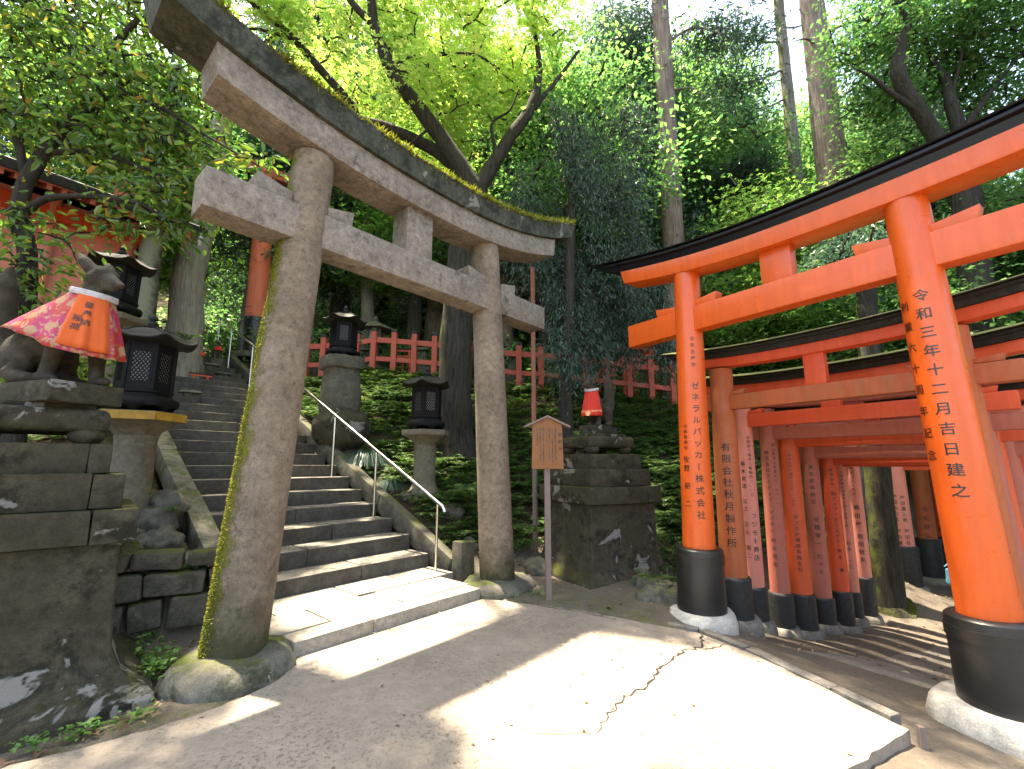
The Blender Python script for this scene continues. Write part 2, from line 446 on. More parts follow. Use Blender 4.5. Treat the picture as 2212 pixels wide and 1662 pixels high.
# ------------------------------------------------------------------ terrain
SO = np.array([-1.77, 4.0]); ST = np.array([0.655, 0.756]); SN = np.array([-0.756, 0.655])   # stair frame: corner, across, uphill
def S2(t, n): return SO + ST * t + SN * n
def stair_z(n): return 0.30 + 0.4457 * (n - 1.36)
PT = np.array([0.82, 0.57])            # path direction under the tunnel of gates
CP = [(0, 0, 0), (-2, 1, 0), (2, 1, -.05), (0, 3, 0), (1, 5, 0), (-2.4, 2.6, 0), (-4, 1.2, .05), (3, 0, -.1), (0, -4, 0), (5, -2, -.2), (-6, -2, .1),
      (-1, 4.6, 0), (2.0, 5.0, -.06), (.4, 5.8, 0), (-.2, 6.1, .05), (.9, 5.9, .02), (1.29, 6.95, .05), (1.9, 6.2, .0),
      (2.65, 4.2, -.17), (3.3, 3.2, -.22), (2.75, 3.3, -.13), (3.9, 3.7, -.33), (2.55, 5.5, -.30), (3.25, 4.6, -.33), (3.75, 5.0, -.5), (3.1, 5.9, -.52), (3.6, 6.2, -.69), (4.25, 5.3, -.65),
      (4.7, 5.55, -.78), (4.5, 6.6, -.83), (5.15, 5.8, -.83), (5.6, 6.0, -.9), (5.3, 6.9, -.92), (5.9, 7.4, -1.03), (6.5, 6.6, -1.03), (9, 8.5, -1.05), (11, 9.5, -1.1), (14, 11, -1.2), (8.4, 9.7, -1.02), (9.6, 10.5, -1.02),
      (4.6, 3.0, -.4), (6, 3.5, -.7), (8, 5, -1), (10.5, 6.5, -1.05), (8, 0, -.6), (12, 2, -.8),
      (1.9, 6.9, .25), (2.9, 7.2, .25), (3.9, 7.6, .2), (5.2, 8.4, .1), (6.6, 9.4, .0), (2.3, 6.0, -.02),
      (.5, 8.0, .3), (1.4, 8.1, .35), (2.3, 7.8, .5), (0, 9.3, 1.25), (1.3, 9.3, 1.2), (-.4, 7.6, .45), (3, 9.3, 1.3), (5, 10.2, 1.3),
      (-3.95, 12.5, 4.05), (-1.05, 12.5, 3.78), (.82, 12.5, 3.6), (4, 12.5, 3.2), (7, 12.6, 2.5), (10, 13.5, 1.6), (2.4, 11, 2.5), (-1, 11, 2.7), (.6, 10.5, 2.1), (-2, 10.2, 2.4),
      (-4, 15, 4.4), (0, 15, 4.2), (4, 15, 3.8), (8, 16, 3.2), (-5, 18, 5.2), (0, 19, 5.6), (6, 20, 5.6), (0, 26, 11), (-10, 26, 12), (10, 26, 10), (0, 42, 23), (-22, 42, 26), (22, 42, 20),
      (-22, 20, 10), (26, 24, 7), (-28, 8, 8), (26, 8, 1), (-8, 15, 4.7), (-12, 17, 5.4), (-14, 10, 4.6),
      (-4.6, 3.6, .45), (-6.5, 2.6, 1.0), (-7, 5.2, 2.2), (-9, 7.6, 3.4), (-12, 4, 3), (-9, 0, .8), (-3.0, 4.05, .05), (-3.2, 4.6, .5), (-4.2, 5.1, .95), (-6.4, 6.85, 2.7), (0, -20, 0), (-20, -20, 1), (20, -20, -.5), (26, -6, -.5), (-26, -6, 3),
      (-2.8, 3.85, 0), (-3.1, 4.02, .03), (-3.5, 3.95, .05), (-2.55, 4.2, .03), *[(*G(x, y, .12)[:2], .10) for x, y in ((300, 1368), (370, 1356), (452, 1345))], *[(*(G(x, y, .12)[:2] + np.array([-.17, .24])), .62) for x, y in ((290, 1368), (370, 1356), (445, 1345))], (-1.56, 8.23, 1.08), (-3.63, 9.4, 2.15), (-1.2, 7.6, .75)]
for n_, z_ in ((1.36, .1), (4, 1.25), (7, 2.6), (10.6, 4.2), (13, 4.62)):
    CP.append((*S2(1.2, n_), z_))
for n_, z_ in ((1.5, .25), (4, 1.42), (7, 2.75), (10.6, 4.35)):
    CP.append((*S2(2.8, n_), z_)); CP.append((*S2(-.45, n_), z_ + (0.0 if n_ > 2 else .1)))
TGB = [(1590, 5.22, 1358), (1634, 5.72, 1362), (1688, 6.0, 1375), (1733, 6.28, 1378), (1779, 6.55, 1366), (1820, 6.8, 1368), (1846, 7.05, 1352), (1873, 7.5, 1346), (1972, 9.4, 1275), (2026, 10.2, 1256), (2062, 11.2, 1246)]
def at_depth(x, t):      # ground point of sight line x at forward distance t, near eye level
    u = (x - 1106) / 973.0; return np.array([u * t, t * math.cos(PITCH) + t * .5 * math.sin(PITCH)])
CP = [c for c in CP if not (c[0] > 2.35 and 4.3 < c[1] < 11.2 and c[2] < -.2 and c[0] < 10)]
for x_, t_, y_ in TGB:
    b_ = at_depth(x_, t_); z_ = height_at(b_, y_)
    CP.append((*b_, z_)); CP.append((*(b_ + np.array([-.3, .43])), z_ + .06)); CP.append((*(b_ + np.array([.64, -.9])), z_)); CP.append((*(b_ + np.array([1.27, -1.81])), z_)); CP.append((*(b_ + np.array([1.8, -2.5])), z_ + .05))
CP = np.array(CP)
def _tps(r2): return np.where(r2 > 1e-12, r2 * np.log(np.maximum(r2, 1e-12)), 0.0)
_n = len(CP)
_d2 = ((CP[:, None, :2] - CP[None, :, :2]) ** 2).sum(-1)
_A = np.zeros((_n + 3, _n + 3)); _A[:_n, :_n] = _tps(_d2) + np.eye(_n) * 0.02
_A[:_n, _n] = 1; _A[:_n, _n + 1:] = CP[:, :2]; _A[_n, :_n] = 1; _A[_n + 1:, :_n] = CP[:, :2].T
_w = np.linalg.solve(_A, np.concatenate([CP[:, 2], np.zeros(3)]))

PAVE = [G(1120, 1302)[:2], G(1250, 1318)[:2], G(1508, 1368)[:2], G(1600, 1402)[:2], G(1780, 1486)[:2], G(1968, 1578)[:2], G(1830, 1662)[:2],
        np.array([1.55, 1.2]), np.array([1.3, -3.0]), np.array([-4.2, -3.0]), np.array([-3.3, 1.6]), np.array([-2.62, 2.65]), G(330, 1575)[:2], G(470, 1530)[:2], G(600, 1470)[:2], G(655, 1412)[:2], G(1042, 1292)[:2]]
def in_poly(pts, poly):
    poly = np.array(poly, float); x = pts[:, 0]; y = pts[:, 1]
    ins = np.zeros(len(pts), bool); j = len(poly) - 1
    for i in range(len(poly)):
        xi, yi = poly[i]; xj, yj = poly[j]
        c = ((yi > y) != (yj > y)) & (x < (xj - xi) * (y - yi) / (yj - yi + 1e-12) + xi)
        ins ^= c; j = i
    return ins
def poly_dist(pts, poly):
    poly = np.array(poly, float); d = np.full(len(pts), 1e9)
    for i in range(len(poly)):
        a = poly[i - 1]; b = poly[i]; ab = b - a
        t = np.clip(((pts - a) @ ab) / (ab @ ab), 0, 1)
        d = np.minimum(d, np.linalg.norm(pts - (a + t[:, None] * ab), axis=1))
    return d
def terr(pts):
    pts = np.atleast_2d(np.array(pts, float))
    out = np.empty(len(pts))
    for s in range(0, len(pts), 20000):
        q = pts[s:s + 20000]
        r2 = ((q[:, None, :] - CP[None, :, :2]) ** 2).sum(-1)
        out[s:s + 20000] = _tps(r2) @ _w[:_n] + _w[_n] + q @ _w[_n + 1:]
    ins = in_poly(pts, PAVE); d = poly_dist(pts, PAVE)
    # under the paving the ground lies lower; a soft shoulder round it stays near level
    out = np.where(ins, np.minimum(out, -0.07), out)
    # under the stairs the ground stays below the treads
    rel = pts - SO; t = rel @ ST; n = rel @ SN
    on = (t > -0.25) & (t < 2.65) & (n > -0.1) & (n < 11.5)
    out = np.where(on, np.minimum(out, np.where(n < 1.36, 0.0, stair_z(n) - 0.42)), out)
    # keep the clear ground round the gates flat enough
    return out
def terr1(x, y): return float(terr([(x, y)])[0])

def axis_pts(lo, a, b, hi, step, far):
    core = np.arange(a, b + 1e-6, step)
    def outer(s, e, n): return s + (e - s) * (np.linspace(0, 1, n + 1)[1:] ** 1.7)
    return np.concatenate([outer(a, lo, far)[::-1], core, outer(b, hi, far)])
gx = axis_pts(-90, -9, 12, 90, 0.11, 34); gy = axis_pts(-60, 0.5, 15, 90, 0.11, 34)
XX, YY = np.meshgrid(gx, gy)
tp = np.stack([XX.ravel(), YY.ravel()], 1)
tz = terr(tp)
slope_mask = np.clip((tz - 0.12) / 0.5, 0, 1)
from mathutils import noise as NZ
nz_ = np.array([NZ.noise((x * 1.7, y * 1.7, 0.3)) * 0.05 + NZ.noise((x * 6, y * 6, 1.3)) * 0.022 for x, y in tp])
ins_ = in_poly(tp, PAVE)
tz = tz + np.where(ins_, 0, nz_ * (0.25 + 0.75 * slope_mask))
nx_, ny_ = len(gx), len(gy)
idx = np.arange(nx_ * ny_).reshape(ny_, nx_)
TF = np.stack([idx[:-1, :-1].ravel(), idx[:-1, 1:].ravel(), idx[1:, 1:].ravel(), idx[1:, :-1].ravel()], 1)

def ground_mat():
    m, nt, bs = newmat("forest_soil")
    co = N(nt, "ShaderNodeTexCoord").outputs["Object"]
    at = N(nt, "ShaderNodeAttribute"); at.attribute_name = "soil"
    a = noise(nt, co, 1.2, 8, 0.7); b = noise(nt, co, 24, 6, 0.7); c = noise(nt, co, 70, 3, 0.7)
    dirt = ramp(nt, mathn(nt, 'MULTIPLY_ADD', b, 0.5, mathn(nt, 'MULTIPLY', a, 0.5)), [(0.3, (0.085, 0.069, 0.053)), (0.7, (0.18, 0.152, 0.122))])
    soil = ramp(nt, b, [(0.3, (0.022, 0.017, 0.011)), (0.55, (0.06, 0.043, 0.028)), (0.75, (0.13, 0.085, 0.055))])
    mossy = mixc(nt, ramp(nt, a, [(0.5, 0.0), (0.62, 0.9)]), soil, (0.05, 0.07, 0.018))
    col = mixc(nt, at.outputs["Fac"], dirt, mossy)
    gm = noise(nt, co, 3.3, 7, 0.7)
    fr = N(nt, "ShaderNodeAttribute"); fr.attribute_name = "fringe"
    col = mixc(nt, mathn(nt, 'MULTIPLY', ramp(nt, gm, [(0.48, 0.0), (0.6, 0.75)]), fr.outputs["Fac"]), col, (0.085, 0.095, 0.022))
    nt.links.new(col, bs.inputs["Base Color"]); bs.inputs["Roughness"].default_value = 0.95
    bs.inputs["Specular IOR Level"].default_value = 0.1
    nt.links.new(bump(nt, mathn(nt, 'ADD', b, mathn(nt, 'MULTIPLY', c, 0.6)), 0.8, 0.03), bs.inputs["Normal"])
    return m
tme = mesh_arrays("ground", np.stack([tp[:, 0], tp[:, 1], tz], 1), TF)
at_ = tme.attributes.new("soil", 'FLOAT', 'POINT'); at_.data.foreach_set("value", slope_mask.astype(np.float32))
pd_ = poly_dist(tp, PAVE)
frg = np.exp(-(pd_ / 0.5) ** 2) * (tp[:, 0] < 1.6) * (tp[:, 1] > 2)
at_ = tme.attributes.new("fringe", 'FLOAT', 'POINT'); at_.data.foreach_set("value", frg.astype(np.float32))
g_ = link_mesh("ground", tme, ground_mat(), origin=(0, 0, 0), smooth=180)
set_props(g_, "bare earth rising to a wooded bank behind the gates", None, None, "structure")

# paving: one worn concrete sheet with a real edge
def pave_mat():
    m, nt, bs = newmat("worn_concrete")
    co = N(nt, "ShaderNodeTexCoord").outputs["Object"]
    a = noise(nt, co, 0.9, 7, 0.65, 0.3); b = noise(nt, co, 9, 8, 0.75); c = noise(nt, co, 55, 4, 0.75)
    col = ramp(nt, a, [(0.35, (0.212, 0.176, 0.140)), (0.65, (0.28, 0.238, 0.193))])
    col = mixc(nt, 0.5, col, ramp(nt, b, [(0.35, 0.36), (0.65, 0.62)]), 'OVERLAY')
    pit = ramp(nt, noise(nt, co, 38, 3, 0.6, 0.8), [(0.555, 0.0), (0.62, 1.0)])
    pz = ramp(nt, noise(nt, co, 1.3, 4), [(0.42, 0.25), (0.6, 1.0)])
    pit = mathn(nt, 'MULTIPLY', pit, pz)
    col = mixc(nt, mathn(nt, 'MULTIPLY', pit, 0.6), col, (0.085, 0.068, 0.053))
    st = noise(nt, co, 2.1, 6, 0.7)
    col = mixc(nt, ramp(nt, st, [(0.58, 0.0), (0.72, 0.5)]), col, (0.155, 0.13, 0.095))
    nt.links.new(col, bs.inputs["Base Color"]); bs.inputs["Roughness"].default_value = 0.88
    bs.inputs["Specular IOR Level"].default_value = 0.2
    h = mathn(nt, 'SUBTRACT', mathn(nt, 'ADD', mathn(nt, 'MULTIPLY', b, 0.7), mathn(nt, 'MULTIPLY', c, 0.35)), mathn(nt, 'MULTIPLY', pit, 0.5))
    nt.links.new(bump(nt, h, 0.55, 0.025), bs.inputs["Normal"])
    return m
pm = MB()
ring = []
for i in range(len(PAVE)):
    a = PAVE[i]; b = PAVE[(i + 1) % len(PAVE)]
    k = max(1, int(np.linalg.norm(b - a) / 0.08))
    for j in range(k):
        q = a + (b - a) * j / k
        w = 0.012
        ring.append(np.array([q[0] + random.uniform(-w, w), q[1] + random.uniform(-w, w)]))
nr = len(ring)
pm.add([(*q, 0.0) for q in ring] + [(q[0], q[1], -0.3) for q in ring],
       [list(range(nr))] + [[i, (i + 1) % nr, nr + (i + 1) % nr, nr + i] for i in range(nr)])
pav = pm.build("pavement", pave_mat(), origin=(0, 0, 0))
set_props(pav, "pale worn concrete paving between the gates", None, None, "structure")
# crack running across the paving: a shallow dark groove ribbon
def crack(pix, w0, w1):
    pts = [G(x, y)[:2] for x, y in pix]; fine = []
    for a, b in zip(pts[:-1], pts[1:]):
        k = max(2, int(np.linalg.norm(b - a) / 0.035))
        for j in range(k):
            q = a + (b - a) * j / k
            fine.append(q + np.array([random.gauss(0, .012), random.gauss(0, .012)]))
    fine.append(pts[-1]); mb = MB(); L = []; R = []
    for i, q in enumerate(fine):
        d = fine[min(i + 1, len(fine) - 1)] - fine[max(i - 1, 0)]; nn = unit(np.array([-d[1], d[0]]))
        w = (w0 + (w1 - w0) * i / len(fine)) * random.uniform(.35, 1.3)
        L.append((*(q + nn * w), 0.004)); R.append((*(q - nn * w), 0.004))
    n_ = len(L)
    mb.add(L + R, [[i, i + 1, n_ + i + 1, n_ + i] for i in range(n_ - 1)])
    return mb
cm = plain("crack_shadow", (0.018, 0.012, 0.009), 0.95)
cr = crack([(1518, 1372), (1512, 1390), (1516, 1400), (1480, 1404), (1462, 1418), (1440, 1436), (1420, 1448), (1409, 1466), (1402, 1484), (1376, 1493), (1350, 1505)], .010, .008)
cr2 = crack([(1350, 1505), (1335, 1525), (1318, 1545), (1300, 1572), (1284, 1590)], .006, .003)
cr.add(cr2.v, cr2.f)
cr3 = crack([(1516, 1400), (1540, 1402), (1572, 1392)], .006, .003); cr.add(cr3.v, cr3.f)
cr4 = crack([(1284, 1590), (1250, 1582), (1210, 1588), (1160, 1586)], .003, .002); cr.add(cr4.v, cr4.f)
cr5 = crack([(1130, 1301), (1165, 1310), (1250, 1321), (1330, 1340)], .007, .006); cr.add(cr5.v, cr5.f)
ck = cr.build("crack", cm, parent=pav)
# low concrete edging between the paving and the path that drops away
eg = MB()
e_pts = [G(1250, 1312)[:2], G(1508, 1360)[:2], G(1606, 1398)[:2], G(1790, 1484)[:2], G(1925, 1549)[:2]]
for a, b in zip(e_pts[:-1], e_pts[1:]):
    d = unit(np.append(b - a, 0)); pn = np.array([-d[1], d[0], 0])
    mid = np.append((a + b) / 2, -0.135) + pn * 0.055
    eg.box(mid, (np.linalg.norm(b - a) - .01, .10, .26), (d, pn, (0, 0, 1)), jit=.006)
ed = eg.build("kerb", MT['collar_old'], bevel=.012, smooth=40)
set_props(ed, "narrow concrete kerb along the edge of the pale paving", None, None, "structure")
sk = MB(); c_ = G(1990, 1583); sk.box((c_[0], c_[1], -.06), (.035, .035, .19), jit=.004)
o = sk.build("stake", MT['grey_wood'], bevel=.004); set_props(o, "short wooden stake standing at the corner of the paving", "stake")
# trodden path under the tunnel of gates
def path_mat():
    m, nt, bs = newmat("trodden_path")
    co = N(nt, "ShaderNodeTexCoord").outputs["Object"]
    b = noise(nt, co, 6, 8, 0.7); c = noise(nt, co, 60, 3, 0.7)
    nt.links.new(ramp(nt, b, [(0.3, (0.11, 0.096, 0.08)), (0.7, (0.175, 0.156, 0.134))]), bs.inputs["Base Color"]); bs.inputs["Roughness"].default_value = .92
    nt.links.new(bump(nt, mathn(nt, 'ADD', b, mathn(nt, 'MULTIPLY', c, 0.5)), 0.6, 0.02), bs.inputs["Normal"])
    return m
pth = []
c0 = [(2.95, 4.25), (3.35, 4.55), (3.85, 4.9), (4.35, 5.2), (4.8, 5.48), (5.3, 5.75), (6.0, 6.15), (7.0, 6.9), (8.4, 7.9), (10.4, 9.0), (13, 10.4), (17, 12)]
cc = []
for a, b in zip(c0[:-1], c0[1:]):
    for j in range(4): cc.append(np.array(a) + (np.array(b) - np.array(a)) * j / 4)
rows = []
for i, q in enumerate(cc):
    d = unit(cc[min(i + 1, len(cc) - 1)] - cc[max(i - 1, 0)]); pn = np.array([-d[1], d[0]])
    row = [q + pn * w for w in np.linspace(-.78, .78, 9)]
    rows.append(row)
pv = np.array([r for row in rows for r in row]); pz = terr(pv) + np.tile(np.array([-.06, .0, .018, .02, .02, .02, .018, 0, -.06]), len(rows)) - np.repeat(np.array([.3, .12, .05] + [0.0] * (len(rows) - 3)), 9)
ii = np.arange(len(pv)).reshape(len(rows), 9)
PF = np.stack([ii[:-1, :-1].ravel(), ii[1:, :-1].ravel(), ii[1:, 1:].ravel(), ii[:-1, 1:].ravel()], 1)
po = link_mesh("path", mesh_arrays("path", np.column_stack([pv, pz]), PF), path_mat(), smooth=180)
set_props(po, "trodden grey path running down through the red gates", None, None, "structure")

# ------------------------------------------------------------------ stairs
st = thing("stone_staircase", "long flight of worn stone steps climbing behind the stone gate", "staircase", (*S2(1.2, .6), 0))
A3 = lambda v: np.array([v[0], v[1], 0.0])
AX = (A3(ST), A3(SN), np.array([0, 0, 1.0]))
def S3(t, n, z): q = S2(t, n); return np.array([q[0], q[1], z])
# landing: kerb stone, then flags
mb = MB()
for a, b in ((-.02, .72), (.73, 1.5), (1.51, 2.14)):
    mb.box(S3((a + b) / 2, .11, -.02), (b - a, .24, .28), AX, jit=.006)
mb.build("kerb_stone", MT['landing'], st, bevel=.018, smooth=40)
for (a, b, c, d) in ((-.3, .42, .24, .80), (.43, 1.22, .24, .74), (1.23, 2.2, .24, .80), (-.3, .15, .81, 1.5), (.16, 1.02, .75, 1.5), (1.03, 1.75, .81, 1.5), (1.76, 2.45, .81, 1.5)):
    f = MB().box(S3((a + b) / 2, (c + d) / 2, .0), (b - a - .007, d - c - .007, .24), AX, jit=.006)
    f.build("paving_flag", MT['landing'], st, bevel=.012, smooth=40)
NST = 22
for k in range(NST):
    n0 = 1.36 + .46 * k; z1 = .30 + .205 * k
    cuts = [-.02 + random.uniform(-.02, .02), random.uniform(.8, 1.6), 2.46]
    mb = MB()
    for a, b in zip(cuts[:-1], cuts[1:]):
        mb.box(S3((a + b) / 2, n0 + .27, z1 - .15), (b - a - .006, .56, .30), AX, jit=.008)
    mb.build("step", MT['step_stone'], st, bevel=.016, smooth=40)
for t0, w, na, nb, dz in ((2.60, .18, 1.0, 11.2, -.02), (-.13, .22, 1.5, 11.2, .05)):
    k = na
    while k < nb:
        e = min(nb, k + random.uniform(1.2, 1.9))
        s_ = 0.4457; d = unit(np.array([SN[0], SN[1], s_])); upv = np.cross(AX[0], d)
        if upv[2] < 0: upv = -upv
        mid = S3(t0, (k + e) / 2, stair_z((k + e) / 2) + dz)
        f = MB().box(mid, (w, (e - k) * math.hypot(1, s_) - .008, .3), (AX[0], d, upv), jit=.008)
        f.build("stringer", MT['footing_stone'] if t0 < 0 else MT['rock'], st, bevel=.02, smooth=40)
        k = e
o = MB().box(S3(2.62, .82, .22), (.26, .22, .56), AX, taper=.9, jit=.01).build("kerb_post", MT['rock'], st, bevel=.03, smooth=40)

# steel handrail
hr = thing("handrail", "polished steel handrail climbing the right side of the stone steps", "handrail", S3(2.3, 1, .3))
rail_px = [(957, 1093, 2.33), (826, 985, 2.33), (735, 905, 2.33), (660, 845, 2.33), (545, 747, 2.33), (470, 680, 2.33)]
def atT(x, y, T):
    r = ray(x, y); k = (T + SO @ ST) / (r[:2] @ ST); return np.array([0, 0, CAM_H]) + r * k
rp = [atT(x, y, T) for x, y, T in rail_px]
n_of = lambda p: (p[:2] - SO) @ SN
rn = np.array([n_of(p) for p in rp]); cz = np.polyfit(rn, [p[2] for p in rp], 1)
print("rail fit", cz, rn)
r0, r1 = S3(2.33, rn[0], np.polyval(cz, rn[0])), S3(2.33, rn[-1], np.polyval(cz, rn[-1]))
MB().tube([r0 + (r0 - r1) * .004 - np.array([0, 0, .05]), r0, r1, r1 + (r1 - r0) * .004 + np.array([0, 0, -.05])], .026, 12).build("rail", MT['steel'], hr, smooth=60)
for nn in (rn[0] + .12, 2.62, 4.05, 5.7, 8.6, 10.4, 11.6):
    zt = np.polyval(cz, nn)
    zb = .12 if nn < 1.36 else .30 + .205 * int((nn - 1.36) / .46)
    MB().tube([S3(2.33, nn, zb), S3(2.33, nn, zt - .015)], .021, 10).build("post", MT['steel'], hr, smooth=60)

# ------------------------------------------------------------------ lettering
_gl = {}
def glyph(ch):
    if ch in _gl: return _gl[ch]
    cu = bpy.data.curves.new("g", 'FONT'); cu.body = ch; cu.size = 1.0; cu.align_x = 'CENTER'; cu.resolution_u = 3; cu.offset = 0.01
    ob = bpy.data.objects.new("g", cu); sc.collection.objects.link(ob)
    me = bpy.data.meshes.new_from_object(ob)
    bm = bmesh.new(); bm.from_mesh(me)
    bmesh.ops.triangulate(bm, faces=bm.faces)
    for _ in range(2):
        es = [e for e in bm.edges if e.calc_length() > .22]
        if es: bmesh.ops.subdivide_edges(bm, edges=es, cuts=1)
        bmesh.ops.triangulate(bm, faces=[f for f in bm.faces if len(f.verts) > 3])
    v = np.array([(q.co.x, q.co.y) for q in bm.verts]) if len(bm.verts) else np.zeros((0, 2))
    f = [[q.index for q in fa.verts] for fa in bm.faces]
    bm.verts.index_update(); bm.free()
    bpy.data.objects.remove(ob); bpy.data.curves.remove(cu); bpy.data.meshes.remove(me)
    if len(v): v = v - np.array([0.0, 0.37])
    _gl[ch] = (v, f); return _gl[ch]
VBAR = set("ー－｜")
def letter_post(mb, A, B, rA, rB, cols, facing, lift=.0025):
    """cols: (text, sideways as a share of the radius, z top, z bottom, char size); letters wrap the round post A->B"""
    A = V3(A); B = V3(B); ax = unit(B - A); L = np.linalg.norm(B - A)
    f = unit(V3(facing) - ax * np.dot(facing, ax)); rt = np.cross(ax, f)
    for text, sx, zt, zb, size in cols:
        n = len(text); pitch = (zt - zb) / max(1, n)
        for i, ch in enumerate(text):
            if ch in " 　": continue
            v, fc = glyph(ch)
            if not len(v): continue
            zc = zt - pitch * (i + .5); s = (zc - A[2]) / ax[2]
            vs = []
            for (gx_, gy_) in v:
                if ch in VBAR: gx_, gy_ = -gy_ + 0.0, -gx_
                h = s + gy_ * size; r = rA + (rB - rA) * h / L
                a = math.asin(max(-1, min(1, sx))) + gx_ * size / r
                vs.append(A + ax * h + (f * math.cos(a) + rt * math.sin(a)) * (r + lift))
            mb.add(vs, fc)
    return mb

# ------------------------------------------------------------------ gates
def curved_beam(mb, org, t, n, s0, s1, zfun, sec, end_slant=(0, 0), N_=28):
    """sec: ring of (across, height) ; zfun(s) bottom height ; ends lean outwards by end_slant per height"""
    hs = max(h for _, h in sec)
    rings = []
    for i in range(N_ + 1):
        s = s0 + (s1 - s0) * i / N_; r = []
        for (c, h) in sec:
            k = 1 - abs(2 * i / N_ - 1)
            lean = (-(end_slant[0]) if i <= N_ / 2 else end_slant[1]) * (h / hs) * max(0, 1 - k * 4)
            q = V3(org) + t * (s + lean) + n * c
            q = q + np.array([0, 0, zfun(s) + h]); r.append(q)
        rings.append(r)
    return mb.sweep(rings)

def gate(name, label, cat, b0, b1, zg, m, dims, group=None, text0=(), text1=(), text_face=None, roof=True, detail=True):
    """b0,b1 ground xy of the two posts; zg their ground heights; dims see below"""
    b0 = np.array(b0, float); b1 = np.array(b1, float); W = np.linalg.norm(b1 - b0)
    t2 = (b1 - b0) / W; t = A3(t2); n = np.array([t2[1], -t2[0], 0.0])
    root = thing(name, label, cat, (*((b0 + b1) / 2), min(zg)), group)
    d = dims
    for side, b, z0, txt in ((1, b0, zg[0], text0), (-1, b1, zg[1], text1)):
        d = dict(dims); 
        if isinstance(d['sleeve_h'], tuple): d['sleeve_h'] = d['sleeve_h'][0 if side > 0 else 1]; d['rc'] = d['rc'][0 if side > 0 else 1]
        z_s = z0 + d['sleeve_h']
        A = np.array([b[0], b[1], z0]); B = np.array([b[0], b[1], d['top']]) + t * d['lean'] * side
        Lh = B[2] - A[2]
        rad = lambda z: d['r0'] + (d['r1'] - d['r0']) * (z - z0) / Lh
        mb = MB(); k = 14
        mb.lathe(A, [(rad(z0 + (z_s - .1 - z0) + (Lh - (z_s - .1 - z0)) * i / k), ((z_s - .1 - z0) + (Lh - (z_s - .1 - z0)) * i / k) * np.linalg.norm(B - A) / Lh) for i in range(k + 1)], 32, B - A)
        p = mb.build("pillar", m['post'] if side > 0 or 'post_b' not in m else m['post_b'], root, smooth=50)
        if d['sleeve_h'] > 0:
            rs = d['rs']
            ax = unit(B - A)
            s = MB().lathe(A - ax * .05, [(rs * 1.04, 0), (rs * 1.02, .12), (rs, d['sleeve_h'] * .5), (rs * .985, d['sleeve_h'] + .02), (rs * .975, d['sleeve_h'] + .035), (rs * .9, d['sleeve_h'] + .05), (rad(z_s) * .9, d['sleeve_h'] + .052)], 36, ax)
            sl = s.build("sleeve", m['sleeve'], p, smooth=40)
            if detail:
                MB().lathe(A - ax * .05, [(rs * .99, d['sleeve_h'] - .10), (rs * 1.025, d['sleeve_h'] - .098), (rs * 1.02, d['sleeve_h'] - .02), (rs * .99, d['sleeve_h'] - .018)], 36, ax, cap=False).build("band", m['sleeve'], p, smooth=40)
            rc = d['rc']
            MB().lathe((A[0], A[1], z0 - .10), [(rc * 1.06, 0), (rc * 1.06, .09), (rc * 1.01, .16), (rc * .9, .205), (rs * .9, .21)], 30, mod=lambda r, z, a, i: (r * (1 + .05 * math.sin(2 * a + b[0] * 3) + .03 * math.sin(5 * a)), z)).build("collar", m['collar'], p, smooth=60)
        elif 'footing' in d:
            rc = d['footing']
            MB().lathe((A[0], A[1], z0 - .12), [(rc * 1.0, 0), (rc * 1.08, .08), (rc * 1.05, .17), (rc * .92, .235), (rc * .7, .262), (d['r0'] * .8, .268)], 36, mod=lambda r, z, a, i: (r * (1 + .07 * math.sin(2 * a + b[0]) + .04 * math.sin(5 * a + 1) + .02 * math.sin(11 * a)), z + .015 * math.sin(3 * a))).build("footing", m['footing'], p, smooth=60, subdiv=1, noise=.012, nscale=7)
        if txt:
            vf = text_face if text_face is not None else None
            fdir = np.array([0 - b[0], 0 - b[1], 0.0]) if vf is None else V3(vf)
            tm = letter_post(MB(), A, B, rad(z0), rad(B[2]), txt, unit(fdir))
            if tm.v: tm.build("lettering", m['ink'], p)
    d = dims
    zn, hn, dn = d['nuki']
    mb = MB().box((*((b0 + t2 * (W - d['ovl'] + d['ovr']) / 2)), zn + hn / 2), (W + d['ovl'] + d['ovr'], dn, hn), (t, n, (0, 0, 1)), jit=.003)
    nk = mb.build("tie_beam", m['beam'], root, bevel=.008, smooth=40)
    # wedges beside each post on the tie beam
    for b, zg_, sd in ((b0, zg[0], 1), (b1, zg[1], -1)):
        fr = (zn - zg_) / (d['top'] - zg_); c = np.array([b[0], b[1], 0]) + t * d['lean'] * sd * fr
        rr = d['r0'] + (d['r1'] - d['r0']) * fr
        for w in (-1, 1):
            wl, wh = d['wedge']
            s_in = rr * .8; z_ = zn + hn + .002
            sec = []
            for yy in (-dn * .38, dn * .38):
                sec.append([c + t * w * s_in + n * yy + np.array([0, 0, z_]), c + t * w * (s_in + wl) + n * yy + np.array([0, 0, z_]),
                            c + t * w * (s_in + wl + .02) + n * yy + np.array([0, 0, z_ + wh]), c + t * w * s_in + n * yy + np.array([0, 0, z_ + wh * .62])])
            MB().sweep(sec).build("wedge", m['beam'], root, bevel=.005, smooth=40)
    mid = (b0 + b1) / 2; zs, hs, ds = d['shim']
    gw, gd = d['gaku']
    mb = MB().box((mid[0], mid[1], (zn + hn + zs) / 2 + .01), (gw, gd, zs - zn - hn + .03), (t, n, (0, 0, 1)))
    mb.build("strut", m['strut'] if 'strut' in m else m['beam'], root, bevel=.006, smooth=40)
    c0, cl, cr_ = d['curve']          # centre of the sag, rise per m2 left/right
    zf = lambda s: (cl if s < c0 else cr_) * (abs(s - c0)) ** 2.3
    org = np.array([b0[0], b0[1], 0])
